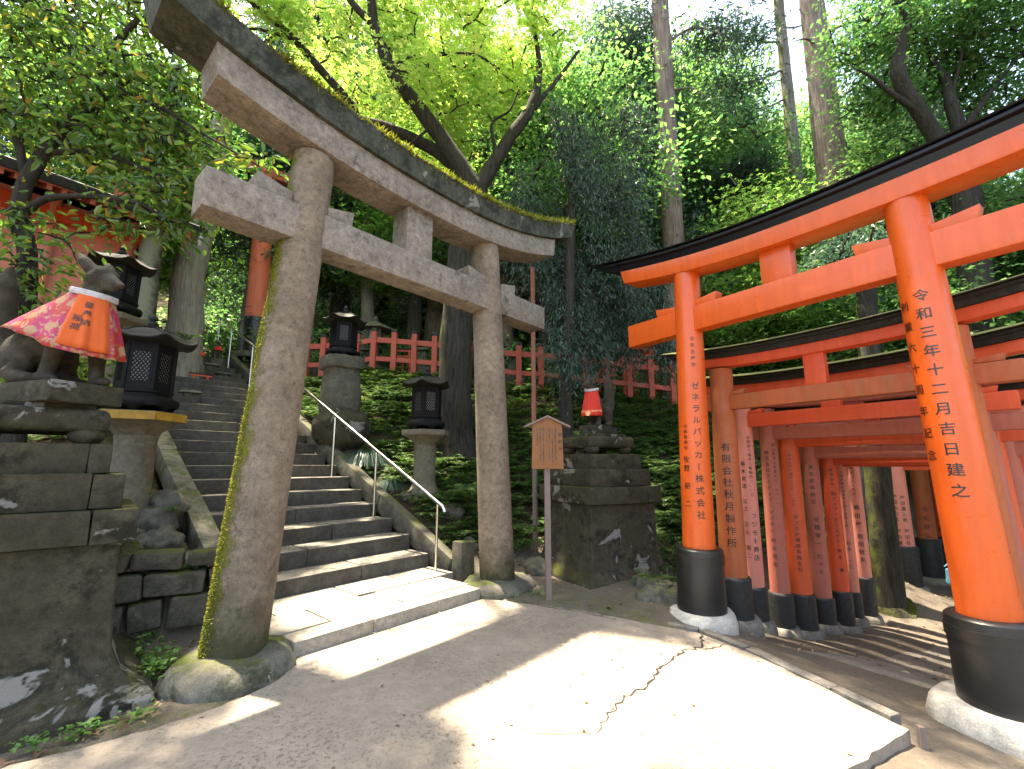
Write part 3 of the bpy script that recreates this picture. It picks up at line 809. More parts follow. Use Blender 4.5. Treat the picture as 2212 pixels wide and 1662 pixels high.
    sec = [(-ds / 2, 0), (ds / 2, 0), (ds / 2 * 1.03, hs), (-ds / 2 * 1.03, hs)]
    curved_beam(MB(), org, t, n, -d['sl'], W + d['sr'], lambda s: zs + zf(s), sec, d['slant']).build("lintel", m['lintel'], root, bevel=.006, smooth=35)
    hk, dk = d['kasagi']
    zk = zs + hs + .002
    sec = [(-dk * .36, 0), (dk * .36, 0), (dk * .40, hk * .42), (dk * .5, hk * .50), (dk * .5, hk * .66), (dk * .18, hk * .98), (0, hk), (-dk * .18, hk * .98), (-dk * .5, hk * .66), (-dk * .5, hk * .50), (-dk * .40, hk * .42)]
    if d.get('stone'):
        sec = [(-dk * .45, 0), (dk * .45, 0), (dk * .5, hk * .62), (dk * .34, hk * .8), (dk * .12, hk), (-dk * .12, hk), (-dk * .34, hk * .8), (-dk * .5, hk * .62)]
    kb = curved_beam(MB(), org, t, n, -d['kl'], W + d['kr'], lambda s: zk + zf(s), sec, d['kslant'], 40)
    kk = kb.build("top_beam", m['kasagi'], root, smooth=35, subdiv=1 if d.get('stone') else 0, noise=.012 if d.get('stone') else 0.0, nscale=5)
    if d.get('board'):
        rb = d['board']
        sec = [(-dk * .56, hk * .70), (dk * .56, hk * .70), (dk * .58, hk * .76), (dk * .14, hk * 1.12), (-dk * .14, hk * 1.12), (-dk * .58, hk * .76)]
        curved_beam(MB(), org, t, n, -d['kl'] - rb, W + d['kr'] + rb, lambda s: zk + zf(s) + .006, sec, d['kslant'], 40).build("roof_board", m['kasagi'], kk, smooth=35)
    return root, dict(t=t, n=n, W=W, org=org, zf=zf, zk=zk, hk=hk, dk=dk)

# the big stone gate
TB0, TB1 = (-2.15, 3.78), (-0.18, 6.04)
stone_gate, SGI = gate("stone_torii", "grey stone gate with a mossy curved top beam at the foot of the steps", "torii gate", TB0, TB1, (.0, .0),
     dict(post=MT['torii_stone'], post_b=MT['torii_stone_dry'], beam=MT['beam_stone'], lintel=MT['beam_stone'], kasagi=MT['mossy_stone'], footing=MT['footing_stone'], ink=MT['ink']),
     dict(sleeve_h=0, footing=.44, r0=.225, r1=.19, top=4.50, lean=.30, nuki=(3.56, .34, .30), ovl=.60, ovr=.86, wedge=(.28, .17), shim=(4.44, .285, .42), gaku=(.36, .28),
          curve=(1.7, .035, .052), sl=.62, sr=1.05, slant=(.03, .03), kasagi=(.42, .58), kl=1.02, kr=1.5, kslant=(.10, .12), stone=True))

# ---- row of vermilion gates
def zcol(xy, ya, yb): return (height_at(xy, ya), height_at(xy, yb))
VB0, VB1 = (2.01, 5.11), (3.28, 3.30)
c1 = [("北名古屋市", .17, *zcol(VB0, 735, 803), .05), ("ゼネラルパッカー株式会社", .22, *zcol(VB0, 828, 1121), .088), ("代表取締役", -.56, *zcol(VB0, 918, 974), .042),
      ("牧野　研　二", -.56, *zcol(VB0, 984, 1096), .074)]
c2 = [("令和三年十二月吉日建之", -.12, *zcol(VB1, 622, 1082), .098), ("創業六十周年記念", -.82, *zcol(VB1, 634, 1008), .082)]
gate("vermilion_torii", "tall glossy vermilion torii gate with black top beam at the mouth of the tunnel", "torii gate", VB0, VB1, (-.07, -.13),
     dict(post=MT['verm'], beam=MT['verm'], lintel=MT['verm'], kasagi=MT['black_gloss'], sleeve=MT['black_sleeve'], collar=MT['collar'], ink=MT['ink']),
     dict(sleeve_h=(.74, .66), rs=.243, rc=(.345, .385), r0=.172, r1=.142, top=3.78, lean=.10, nuki=(3.04, .275, .17), ovl=.74, ovr=.80, wedge=(.26, .105), shim=(3.645, .178, .30), gaku=(.29, .12),
          curve=(1.9, .027, .03), sl=.72, sr=.75, slant=(.05, .05), kasagi=(.17, .40), kl=.95, kr=1.0, kslant=(.12, .12), board=.26), text0=c1, text1=c2)

mat_sets = {
 'brown': dict(post=MT['verm_brown'], beam=MT['verm_brown'], strut=MT['verm_red'], lintel=MT['verm_red'], ink=MT['ink']),
 'pink': dict(post=MT['verm_pink'], beam=MT['verm_red'], lintel=MT['verm_red'], ink=MT['ink_faded']),
 'redbrown': dict(post=MT['verm_dusk'], beam=MT['verm_dusk'], lintel=MT['verm_dusk'], ink=MT['ink_faded']),
 'orange': dict(post=MT['verm_old'], beam=MT['verm_old'], lintel=MT['verm_old'], ink=MT['ink']),
 'dusk': dict(post=MT['verm_dusk'], beam=MT['verm_dusk'], lintel=MT['verm_pink'], ink=MT['ink']),
 'red': dict(post=MT['verm_red'], beam=MT['verm_red'], lintel=MT['verm_red'], ink=MT['ink']),
 'faint': dict(post=MT['verm_brown'], beam=MT['verm_brown'], lintel=MT['verm_brown'], ink=MT['ink_faded']),
}
for k in mat_sets: mat_sets[k].update(kasagi=MT['black_old'], sleeve=MT['sleeve_old'], collar=MT['collar_old'])
# (x of post, forward distance, bottom y, sleeve top y, tie beam top y, bottom y, post px width, colour, label)
TG = [
 (1590, 5.22, 1358, 1243, 858, 888, 60, 'brown', "first gate of the tunnel, brownish weathered posts and moss on its black roof", [("有限会社秋月製作所", .0, 955, 1182, .105)]),
 (1634, 5.72, 1362, 1265, 897, 924, 43, 'pink', "faded pink gate with two columns of writing, right behind the brown one",
   [("京都府八幡市八幡軸四二，一〇", .42, 942, 1072, .045), ("フジモト商店", .42, 1104, 1210, .075), ("藤本直造　正之　正人　浩二", -.38, 994, 1206, .06)]),
 (1688, 6.0, 1375, 1278, 926, 951, 45, 'redbrown', "dull red-brown gate of the tunnel standing between the pink and the bright orange one",
   [("岡山県津山市津山口一七八，一", .45, 958, 1090, .045), ("株式会社アイテック・ツリタニ", -.3, 972, 1150, .058), ("鈴谷育宏", -.25, 1156, 1225, .06)]),
 (1733, 6.28, 1378, 1280, 950, 967, 50, 'orange', "bright orange gate in the middle of the tunnel row",
   [("三重県松阪市嬉野川北町一二九三", .0, 972, 1092, .042), ("まつさか建設有限会社", .1, 1108, 1232, .062)]),
 (1779, 6.55, 1366, 1288, 968, 991, 42, 'dusk', "dusky plum-coloured gate after the bright orange one in the tunnel",
   [("東京都葛飾区", .0, 1002, 1090, .062), ("安積孝一", .1, 1112, 1180, .075), ("ヒトミ", .1, 1190, 1240, .07)]),
 (1820, 6.8, 1368, 1275, 988, 1004, 40, 'red', "strong red gate near the far end of the tunnel's left row",
   [("尾張旭市", .2, 1010, 1050, .055), ("㈱アップ・クリエイト", .25, 1060, 1172, .066), ("鈴木　博", .3, 1180, 1235, .055)]),
 (1846, 7.05, 1352, 1277, 994, 1008, 31, 'pink', "narrow pale pink gate squeezed between the red gate and the last left-hand post",
   [("大阪市東住吉区今川四丁目四ー四", .1, 1016, 1138, .045), ("村中　一仁", .1, 1166, 1228, .06)]),
 (1873, 7.5, 1346, 1245, 985, 1000, 38, 'pink', "rose-pink gate beside the tree trunk in the tunnel",
   [("大門町三八ー九三", -.05, 1000, 1070, .06), ("嶋田屋", .05, 1086, 1140, .085), ("岩田稔夫", .1, 1148, 1215, .085)]),
]
GATE_POSTS = []
for i, (x, tt, yb, ys, yn1, yn0, pw, colr, lab, cols) in enumerate(TG):
    b0 = at_depth(x, tt)
    zb = height_at(b0, yb) + .03
    b1 = b0 + np.array([1.27, -1.81]) * (1.0 if i < 3 else .97)
    zs_ = height_at(b0, ys); zn1 = height_at(b0, yn1); zn0 = height_at(b0, yn0)
    strm = 1 / math.sqrt(1 + ((x - 1106) / 973) ** 2)
    r = pw / 2 / 973 * tt * strm
    top = zn1 + (.34 if i == 0 else .27)
    txt = [(s, sx, height_at(b0, ya), height_at(b0, y_b), sz) for s, sx, ya, y_b, sz in cols]
    GATE_POSTS += [b0, b1]
    gate("vermilion_torii", lab, "torii gate", b0, b1, (zb, zb - .02), mat_sets[colr],
         dict(sleeve_h=zs_ - zb, rs=r * 1.27, rc=r * 1.8, r0=r * 1.04, r1=r * .92, top=top, lean=.05, nuki=(zn0, max(.1, zn1 - zn0), .12), ovl=.34, ovr=.36, wedge=(.18, .06),
              shim=(top - .01, .11, .17), gaku=(.20, .09), curve=(1.1, .03, .03), sl=.42, sr=.45, slant=(.03, .03), kasagi=(.13, .30), kl=.55, kr=.6, kslant=(.08, .08), board=.1),
         group="red gates of the tunnel", text0=txt, detail=False)
# far gates where the path bends
FG = [(1972, 9.4, 1275, 1178, 49, 'pink', "large pink gate standing past the tree where the path bends", [("芦田喜三郎　芦田谷平", .38, 1068, 1188, .085), ("芦田みちよ　芦田晴奈", -.35, 1066, 1190, .085)], (1.5, -1.9)),
      (2026, 10.2, 1256, 1163, 46, 'faint', "yellowish brown gate behind the large pink one at the bend", [("今坂辰弘", .1, 1090, 1165, .12)], (1.5, -1.9)),
      (2062, 11.2, 1246, 1158, 46, 'red', "farthest red gate, half hidden by the glossy front post", [("平野幸治", -.2, 1115, 1190, .1)], (1.5, -1.9))]
for x, tt, yb, ys, pw, colr, lab, cols, wv in FG:
    b0 = at_depth(x, tt); zb = height_at(b0, yb); zs_ = height_at(b0, ys)
    strm = 1 / math.sqrt(1 + ((x - 1106) / 973) ** 2); r = pw / 2 / 973 * tt * strm
    txt = [(s, sx, height_at(b0, ya), height_at(b0, y_b), sz) for s, sx, ya, y_b, sz in cols]
    GATE_POSTS += [b0, b0 + np.array(wv)]
    gate("vermilion_torii", lab, "torii gate", b0, b0 + np.array(wv), (zb, zb), mat_sets[colr],
         dict(sleeve_h=zs_ - zb, rs=r * 1.3, rc=r * 1.85, r0=r * 1.04, r1=r * .93, top=1.75, lean=.04, nuki=(1.42, .16, .14), ovl=.4, ovr=.4, wedge=(.18, .06),
              shim=(1.74, .13, .2), gaku=(.24, .1), curve=(1.1, .03, .03), sl=.45, sr=.45, slant=(.03, .03), kasagi=(.14, .34), kl=.6, kr=.6, kslant=(.08, .08), board=.1),
         group="red gates of the tunnel", text0=txt, detail=False)
# the tall red gate at the head of the stairs
q = atT(546, 772, 3.25)
BGz = q[2]; bq = q[:2]
b_l = bq - np.array([0.60, 0.80]) * 3.6
dz_ = height_at(bq, 690) - BGz
fwd_b = q[1] * math.cos(PITCH) + (q[2] - CAM_H) * math.sin(PITCH)
rB_ = 50 / 2 / 973 * fwd_b / 1.16
ztop = height_at(bq, 392)
print("big gate", q, dz_, rB_, ztop)
gate("vermilion_torii", "tall salmon-red gate with black sleeves rising at the head of the steps", "torii gate", b_l, bq, (BGz, BGz),
     dict(post=MT['salmon'], beam=MT['salmon'], lintel=MT['salmon'], kasagi=MT['black_gloss'], sleeve=MT['black_sleeve'], collar=MT['footing_stone'], ink=MT['ink']),
     dict(sleeve_h=dz_, rs=rB_ * 1.3, rc=rB_ * 1.75, r0=rB_ * 1.06, r1=rB_ * .86, top=ztop, lean=.12, nuki=(ztop - .95, .36, .2), ovl=.9, ovr=.9, wedge=(.3, .12), shim=(ztop - .02, .34, .36), gaku=(.36, .2),
          curve=(1.8, .02, .02), sl=1.0, sr=1.0, slant=(.06, .06), kasagi=(.30, .5), kl=1.3, kr=1.3, kslant=(.14, .14), board=.2))
# ------------------------------------------------------------------ pedestals with foxes
TP = np.array([.885, .465, 0]); NP = np.array([-.465, .885, 0]); ZU = np.array([0, 0, 1.0])
def pedestal(name, label, c, zg, yaw, flare):
    TP = np.array([math.cos(yaw), math.sin(yaw), 0]); NP = np.array([-math.sin(yaw), math.cos(yaw), 0])
    root = thing(name, label, "pedestal", (c[0], c[1], zg))
    c = V3((c[0], c[1], 0))
    def ring(h, z): return [c + TP * a * h + NP * b * h + ZU * z for a, b in ((-1, -1), (1, -1), (1, 1), (-1, 1))]
    prof = [(.78 + flare, zg - .15), (.77 + flare, .03), (.71 + flare, .08), (.64 + flare * .4, .16), (.605, .28), (.585, .5), (.575, 1.01)]
    MB().sweep([ring(h, z) for h, z in prof]).build("body", MT['ped_stone'], root, bevel=.012, smooth=35, subdiv=3, noise=.010, nscale=5, seg=1)
    for nm, h, z0, z1 in (("cap", .645, 1.01, 1.235), ("tier", .545, 1.237, 1.48), ("tier", .455, 1.482, 1.69)):
        # each course is laid from two stones
        cut = random.uniform(.5, .75)
        a = MB()
        for s0, s1 in ((-h, h * cut), (h * cut + .005, h)):
            mid = c + TP * (s0 + s1) / 2 + ZU * (z0 + z1) / 2
            a.box(mid, (s1 - s0, 2 * h, z1 - z0), (TP, NP, ZU), jit=.006)
        a.build(nm, MT['ped_stone'], root, bevel=.014, smooth=40)
    # scroll-legged stand
    s = MB(); s.box(c + ZU * 1.865, (.84, .80, .17), (TP, NP, ZU))
    s.build("stand", MT['ped_stone'], root, bevel=.075, smooth=60, seg=5)
    for a in (-1, 1):
        for b in (-1, 1):
            f = MB(); f.ball(c + TP * a * .3 + NP * b * .28 + ZU * 1.765, (.11, .11, .085), ax=(TP, NP, ZU)); f.build("stand_foot", MT['ped_stone'], root, smooth=60)
    s = MB(); s.box(c + ZU * 1.965, (.66, .62, .045), (TP, NP, ZU)); s.build("stand_top", MT['ped_stone'], root, bevel=.018, smooth=50)
    return root
PLc = (-3.58, 3.38); PRc = (1.29, 6.95)
pedestal("stone_pedestal", "big dark stepped stone pedestal with pale patches, left of the stone gate", PLc, 0.0, .735, .08)
pedestal("stone_pedestal", "stepped mossy stone pedestal behind the wooden notice board", PRc, 0.0, .484, 0.0)

def brocade():
    m, nt, bs = newmat("brocade_cloth")
    co = N(nt, "ShaderNodeTexCoord").outputs["Object"]
    v = N(nt, "ShaderNodeTexVoronoi"); v.inputs["Scale"].default_value = 9; nt.links.new(co, v.inputs["Vector"])
    nz = noise(nt, co, 11, 3, 0.5, 2.0)
    a = ramp(nt, v.outputs["Distance"], [(0.30, 1.0), (0.36, 0.0)])
    b = ramp(nt, nz, [(0.55, 0.0), (0.58, 1.0)])
    col = mixc(nt, ramp(nt, noise(nt, co, 5, 2), [(0.45, 0.0), (0.55, 1.0)]), (0.34, 0.022, 0.014), (0.34, 0.016, 0.075))
    col = mixc(nt, mathn(nt, 'MAXIMUM', a, b), col, (0.33, 0.17, 0.085))
    nt.links.new(col, bs.inputs["Base Color"]); bs.inputs["Roughness"].default_value = 0.55
    return m
MT['brocade'] = brocade()

def fox(name, label, foot, face, sc_, bib, tail=1.3, head_turn=0.0):
    """foot: point midway between the forepaws; face: heading"""
    foot = V3(foot); f = unit(A3(face)); s = np.array([-f[1], f[0], 0])
    W = lambda a, b, c: foot + (f * a + s * b + ZU * c) * sc_
    root = thing(name, label, "statue", foot)
    hd = unit(f * math.cos(head_turn) + s * math.sin(head_turn)); hs = np.array([-hd[1], hd[0], 0])
    HB = W(.05, 0, .80)
    Hh = lambda a, b, c: HB + (hd * a + hs * b + ZU * c) * sc_
    k = sc_
    m = MB()
    m.tube([W(-.66, 0, .20), W(-.52, 0, .27), W(-.32, 0, .37), W(-.14, 0, .48), W(-.02, 0, .60), W(.03, 0, .72), HB + ZU * .05 * k], [.13 * k, .18 * k, .155 * k, .14 * k, .12 * k, .09 * k, .078 * k], 14)
    for q in (-1, 1):
        m.ball(W(-.52, .13 * q, .23), (.19 * k, .09 * k, .19 * k), ax=(f, s, ZU))
        m.tube([W(-.46, .17 * q, .10), W(-.40, .18 * q, .05), W(-.22, .18 * q, .035)], [.08 * k, .06 * k, .04 * k], 10)
        bk = -.20 if q < 0 else 0
        m.tube([W(-.06, .10 * q, .52), W(-.04 + bk * .3, .11 * q, .34), W(-.02 + bk * .7, .11 * q, .16), W(.0 + bk, .11 * q, .03)], [.085 * k, .07 * k, .052 * k, .05 * k], 10)
        m.ball(W(.055 + bk, .11 * q, .035), (.085 * k, .055 * k, .04 * k), ax=(f, s, ZU))
        m.tube([Hh(-.02, .055 * q, .10), Hh(-.07, .085 * q, .17), Hh(-.13, .105 * q, .245)], [.05 * k, .045 * k, .008 * k], 8)
        m.ball(Hh(.075, .058 * q, .075), .03 * k, 8, 6)          # brow
        m.ball(Hh(.03, .07 * q, .02), (.06 * k, .04 * k, .05 * k), 8, 6)
    m.ball(Hh(.02, 0, .06), (.115 * k, .085 * k, .085 * k), ax=(hd, hs, ZU))
    m.tube([Hh(.06, 0, .045), Hh(.16, 0, .0), Hh(.265, 0, -.055)], [.066 * k, .044 * k, .026 * k], 10)
    m.tube([Hh(.06, 0, -.01), Hh(.14, 0, -.045), Hh(.20, 0, -.07)], [.05 * k, .035 * k, .02 * k], 8)
    m.ball(Hh(.272, 0, -.045), .019 * k, 8, 6)
    m.tube([W(-.66, .03, .14), W(-.8 * tail, .05, .20), W(-.98 * tail, .06, .42), W(-1.03 * tail, .06, .74), W(-1.0 * tail, .05, .98), W(-.97 * tail, .05, 1.16)], [.05 * k, .075 * k, .10 * k, .115 * k, .09 * k, .015 * k], 12)
    m.build("body", MT['fox_stone'], root, remesh=.014 * k)
    b = MB(); b.box(W(-.32, 0, -.075), (.92 * k, .46 * k, .15), (f, s, ZU)); b.build("plinth", MT['ped_stone'], root, bevel=.012, smooth=40)
    # cape or apron
    def skirt(p0, p1, hem, n_=72, rows=9, off=0.0, fold=.012, nf=13, top_r=.125, z_top=.70):
        vs = []; fs = []
        for i in range(rows + 1):
            u = i / rows
            for j in range(n_ + 1):
                a = p0 + (p1 - p0) * j / n_
                hr_, hz = hem(a)
                r = top_r + (hr_ - top_r) * (u ** .9) + off + fold * u * (math.sin(a * nf) + .5 * math.sin(a * nf * 1.7 + 1))
                z = z_top + (hz - z_top) * u - .03 * math.cos(a) * (1 - u)
                vs.append(W(.015 + r * math.cos(a), -r * math.sin(a), z))
        for i in range(rows):
            for j in range(n_):
                q0 = i * (n_ + 1) + j
                fs.append([q0, q0 + 1, q0 + n_ + 2, q0 + n_ + 1])
        return MB().add(vs, fs)
    if bib == 'cape':
        def hem(a):
            ca = math.cos(a); back = max(0, -ca); fr = max(0, ca)
            return (.25 + .36 * back ** 1.5 - .02 * fr, .245 + .20 * back - .06 * fr)
        o = skirt(-math.pi, math.pi, hem).build("bib", MT['brocade'], root, smooth=60)
        o.modifiers.new("s", 'SOLIDIFY').thickness = .006
        pn = skirt(-.15, 1.15, lambda a: (hem(a)[0] - .0, hem(a)[1] + .035), off=.010, n_=30).build("bib_panel", MT['cloth_orange'], root, smooth=60)
        pn.modifiers.new("s", 'SOLIDIFY').thickness = .004
        lm = MB()
        for tx, a, z0 in (("御奉納", .62, .60), ("稲荷", .86, .48)):
            for i, ch in enumerate(tx):
                v, fc = glyph(ch); zc = z0 - i * .075
                vs = []
                for gx_, gy_ in v:
                    z = zc + gy_ * .06; u = (.70 - z) / (.70 - hem(a)[1] - .035)
                    aa = a - gx_ * .06 / .2
                    r = .125 + (hem(aa)[0] - .125) * (u ** .9) + .010 + .012 * u * (math.sin(aa * 13) + .5 * math.sin(aa * 13 * 1.7 + 1)) + .008
                    vs.append(W(.015 + r * math.cos(aa), -r * math.sin(aa), z - .03 * math.cos(aa) * (1 - u)))
                lm.add(vs, fc)
        lm.build("lettering", MT['ink_faded'], pn)
        tr = .135
    else:
        def hem(a): return (.185 + .03 * math.cos(a) + .01 * abs(math.sin(a)), .20 - .015 * math.cos(a))
        o = skirt(-1.75, 1.75, hem, n_=56, fold=.008, top_r=.12).build("bib", MT['cloth_red'], root, smooth=60)
        o.modifiers.new("s", 'SOLIDIFY').thickness = .006
        tm = skirt(-1.75, 1.75, lambda a: (hem(a)[0], hem(a)[1]), n_=56, fold=.008, off=.006, rows=14, top_r=.12)
        # printed trim: two pale lines near the hem
        keep = [fc for fc in tm.f if (tm.f.index(fc) // 56) in (11,)]
        t2 = MB(); t2.v = tm.v; t2.f = keep
        o2 = t2.build("bib_trim", plain("bib_trim", (.75, .22, .10), .8), o, smooth=60)
        cs = skirt(-.35, .45, hem, n_=16, fold=.008, off=.009, rows=14, top_r=.12)
        t3 = MB(); t3.v = cs.v; t3.f = [fc for i, fc in enumerate(cs.f) if i // 16 in (12, 13) and (i % 16) in range(3 if i // 16 == 12 else 5, 13 if i // 16 == 12 else 11)]
        t3.build("bib_crest", plain("bib_crest", (.75, .45, .20), .8), o, smooth=60)
        tr = .128
    # white neck band
    bn = MB(); pts = []
    for j in range(33):
        a = 2 * math.pi * j / 32
        pts.append(W(.015 + tr * math.cos(a), tr * math.sin(a), .705 - .03 * math.cos(a)))
    rr = MB()
    for dz, r_ in ((.0, .013), (.016, .011), (-.014, .011)):
        rr.tube([p + ZU * dz * k for p in pts], r_ * k, 8, cap=False)
    bd = rr.build("neck_band", MT['cloth_white'], root, smooth=60)
    if bib == 'cape':
        bw = MB()
        bw.ball(W(-.14, -.02, .72), (.04 * k, .02 * k, .03 * k), 8, 6); bw.tube([W(-.13, -.04, .70), W(-.19, -.07, .66), W(-.19, -.09, .63)], [.012 * k, .022 * k, .01 * k], 6)
        bw.tube([W(-.13, .0, .72), W(-.18, -.04, .74), W(-.2, -.06, .72)], [.012 * k, .02 * k, .008 * k], 6)
        bw.build("bow", MT['cloth_white'], bd, smooth=60)
    return root
fL = P(168, 838, 3.30)
fox("fox_statue", "weathered stone fox wearing a pink brocade and orange bib, on the dark left pedestal", (fL[0], fL[1], 2.13), (.955, -.30), .98, 'cape')
fR = V3((PRc[0] - .06, PRc[1] - .10, 2.11))
fox("fox_statue", "small mossy stone fox in a plain red bib, above the wooden notice board", fR, (-.5, -.87), .80, 'apron', tail=.86, head_turn=-.25)

# ------------------------------------------------------------------ metal lanterns on stone columns
def lantern_at(p, yaw, sc_, label, group="iron lanterns along the steps"):
    p = V3(p); k = sc_
    root = thing("iron_lantern", label, "lantern", p, group)
    ph = yaw
    # bulging base with scalloped feet
    def scal(r, z, a, i):
        if i <= 1: z = z + .075 * k * (abs(math.cos(3 * (a - ph))) ** 1.5 if True else 0)
        return r * (1 + .035 * math.cos(6 * (a - ph))), z
    prof = [(.30, .0), (.325, .0), (.365, .07), (.375, .115), (.36, .155), (.30, .185), (.285, .20), (.285, .22), (.305, .235), (.305, .255), (.27, .262)]
    MB().lathe(p, [(r * k, z * k) for r, z in prof], 72, mod=scal).build("lamp_base", MT['iron'], root, smooth=50)
    hx = lambda r, z0, z1: [(r * k, z0 * k), (r * k, z1 * k)]
    R_ = .28; z0, z1 = .262, .82
    body = MB()
    body.lathe(p, hx(R_ + .012, z0, z0 + .075), 6, phase=ph); body.lathe(p, hx(R_ + .012, z1 - .06, z1 + .03), 6, phase=ph)
    corners = [np.array([math.cos(ph + i * math.pi / 3), math.sin(ph + i * math.pi / 3), 0]) for i in range(6)]
    for c in corners: body.tube([p + c * R_ * k + ZU * z0 * k, p + c * R_ * k + ZU * z1 * k], .026 * k, 6)
    body.build("frame", MT['iron'], root, smooth=30)
    for i in range(6):
        a, b = corners[i], corners[(i + 1) % 6]
        mid = (a + b) / 2 * R_ * k; nrm = unit(a + b); tv = unit(b - a); w = np.linalg.norm(b - a) * R_ * k; zc = (z0 + z1 + .015) / 2 * k
        hh = (z1 - z0 - .135) * k
        pn = MB().box(p + mid - nrm * .012 * k + ZU * zc, (w * .86, .008 * k, hh), (tv, nrm, ZU)).build("panel", MT['lamp_paper'], root)
        fr = MB()
        iw, ih = w * .62, hh * .84
        for sx in (-1, 1):
            fr.box(p + mid + tv * sx * (iw / 2 + w * .095) + ZU * zc, (w * .19, .02 * k, hh), (tv, nrm, ZU))
            fr.box(p + mid + ZU * (zc + sx * (ih / 2 + hh * .04)), (iw, .02 * k, hh * .08), (tv, nrm, ZU))
        # diamond lattice bars
        stp = .036 * k; nb = int((iw + ih * .75) / stp) + 2
        for sg in (-1, 1):
            for j in range(-nb, nb):
                # line: x*sl - z = j*stp ; clip to the opening
                pts = []
                m_ = 1.45 * sg
                for (x_) in (-iw / 2, iw / 2):
                    z_ = m_ * x_ + j * stp * 1.6
                    pts.append((x_, z_))
                (xa, za), (xb, zb) = pts
                def clip(x1, y1, x2, y2, lim):
                    t0_, t1_ = 0.0, 1.0
                    dy = y2 - y1
                    for pp, qq in ((-dy, y1 + lim), (dy, lim - y1)):
                        if abs(pp) < 1e-9: continue
                        r = qq / pp
                        if pp < 0: t0_ = max(t0_, r)
                        else: t1_ = min(t1_, r)
                    return t0_, t1_
                t0_, t1_ = clip(xa, za, xb, zb, ih / 2)
                if t1_ - t0_ < .02: continue
                q0 = p + mid + tv * (xa + (xb - xa) * t0_) + ZU * (zc + za + (zb - za) * t0_)
                q1 = p + mid + tv * (xa + (xb - xa) * t1_) + ZU * (zc + za + (zb - za) * t1_)
                d = unit(q1 - q0)
                fr.box((q0 + q1) / 2 + nrm * .002 * sg * k, (np.linalg.norm(q1 - q0), .008 * k, .0125 * k), (d, nrm, np.cross(d, nrm)))
        fr.build("lattice", MT['iron'], pn)
    # six-sided roof with upturned corners
    def up(r, z, a, i):
        c6 = math.cos(3 * (a - ph)) ** 2
        rim = max(0, (r / k - .2) / .3)
        hexr = 1 / math.cos(((a - ph) % (math.pi / 3)) - math.pi / 6) * math.cos(math.pi / 6)
        f_ = 1 + (hexr - 1) * 1.0
        return r * f_, z + rim ** 2 * .055 * k * (c6 ** 3)
    prof = [(.30, .845), (.47, .862), (.515, .858), (.52, .872), (.47, .895), (.36, .955), (.26, 1.02), (.15, 1.055), (.085, 1.062), (.085, 1.085), (.10, 1.09), (.10, 1.10), (.05, 1.105)]
    rf = MB().lathe(p, [(r * k, z * k) for r, z in prof], 48, mod=up).build("roof", MT['roof_iron'], root, smooth=40)
    rb = MB()
    for c in corners:
        pts = []
        for r, z in ((.50, .93), (.47, .925), (.36, .966), (.26, 1.028), (.15, 1.06)):
            pts.append(p + c * r * k + ZU * z * k)
        rb.tube(pts, [.012 * k] + [.014 * k] * 4, 6)
    rb.build("ridge", MT['roof_iron'], rf, smooth=50)
    MB().lathe(p, [(.03 * k, 1.10 * k), (.055 * k, 1.115 * k), (.06 * k, 1.14 * k), (.04 * k, 1.17 * k), (.025 * k, 1.18 * k), (.05 * k, 1.19 * k), (.052 * k, 1.215 * k), (.03 * k, 1.245 * k), (.004 * k, 1.265 * k)], 16).build("finial", MT['roof_iron'], root, smooth=60)
    return root
def column_at(p, zg, yaw, label, yellow=False):
    p = V3(p); root = thing("stone_column", label, "stone column", (p[0], p[1], zg), "stone columns under the lanterns")
    q = np.array([p[0], p[1], 0])
    MB().lathe(q, [(.30, zg - .3), (.30, zg + .06), (.24, zg + .12), (.195, zg + .22), (.19, (zg + p[2]) / 2), (.195, p[2] - .30), (.205, p[2] - .26)], 28).build("shaft", MT['column_stone'], root, smooth=40)
    MB().lathe(q, [(.205, p[2] - .26), (.23, p[2] - .22), (.31, p[2] - .16), (.40, p[2] - .105), (.40, p[2] - .10)], 6, phase=yaw).build("bracket", MT['column_stone'], root, bevel=.01, smooth=30)
    MB().lathe(q, [(.44, p[2] - .10), (.44, p[2] - .004)], 6, phase=yaw).build("platform", MT['column_stone'], root, bevel=.008, smooth=30)
    if yellow:
        MB().lathe(q, [(.444, p[2] - .10), (.444, p[2] - .012)], 6, phase=yaw, cap=False).build("painted_edge", MT['yellow'], root)
    return root
L1 = P(303, 892, 5.1)
column_at(L1, .78, .45, "short stone column with a yellow painted edge, left of the steps", True)
lantern_at(L1, .45, .92, "black lattice lantern on the yellow-edged column, beside the left fox")
L2 = P(920, 930, 8.23)
column_at(L2, 1.0, .5, "pale round stone column right of the handrail, under an iron lantern")
lantern_at(L2, .5, .93, "black lattice lantern on the pale round column, in front of the mossy trunk")
L3 = P(740, 774, 9.4)
lantern_at(L3, .35, .92, "black lattice lantern on the carved weathered stone, near the red fence")
L4 = P(243, 684, 6.85)
column_at(L4, 2.5, .45, "stone column hidden behind the left fox, carrying the rearmost lantern")
lantern_at(L4, .45, .95, "black lantern with dark curled roof right behind the left fox's head")
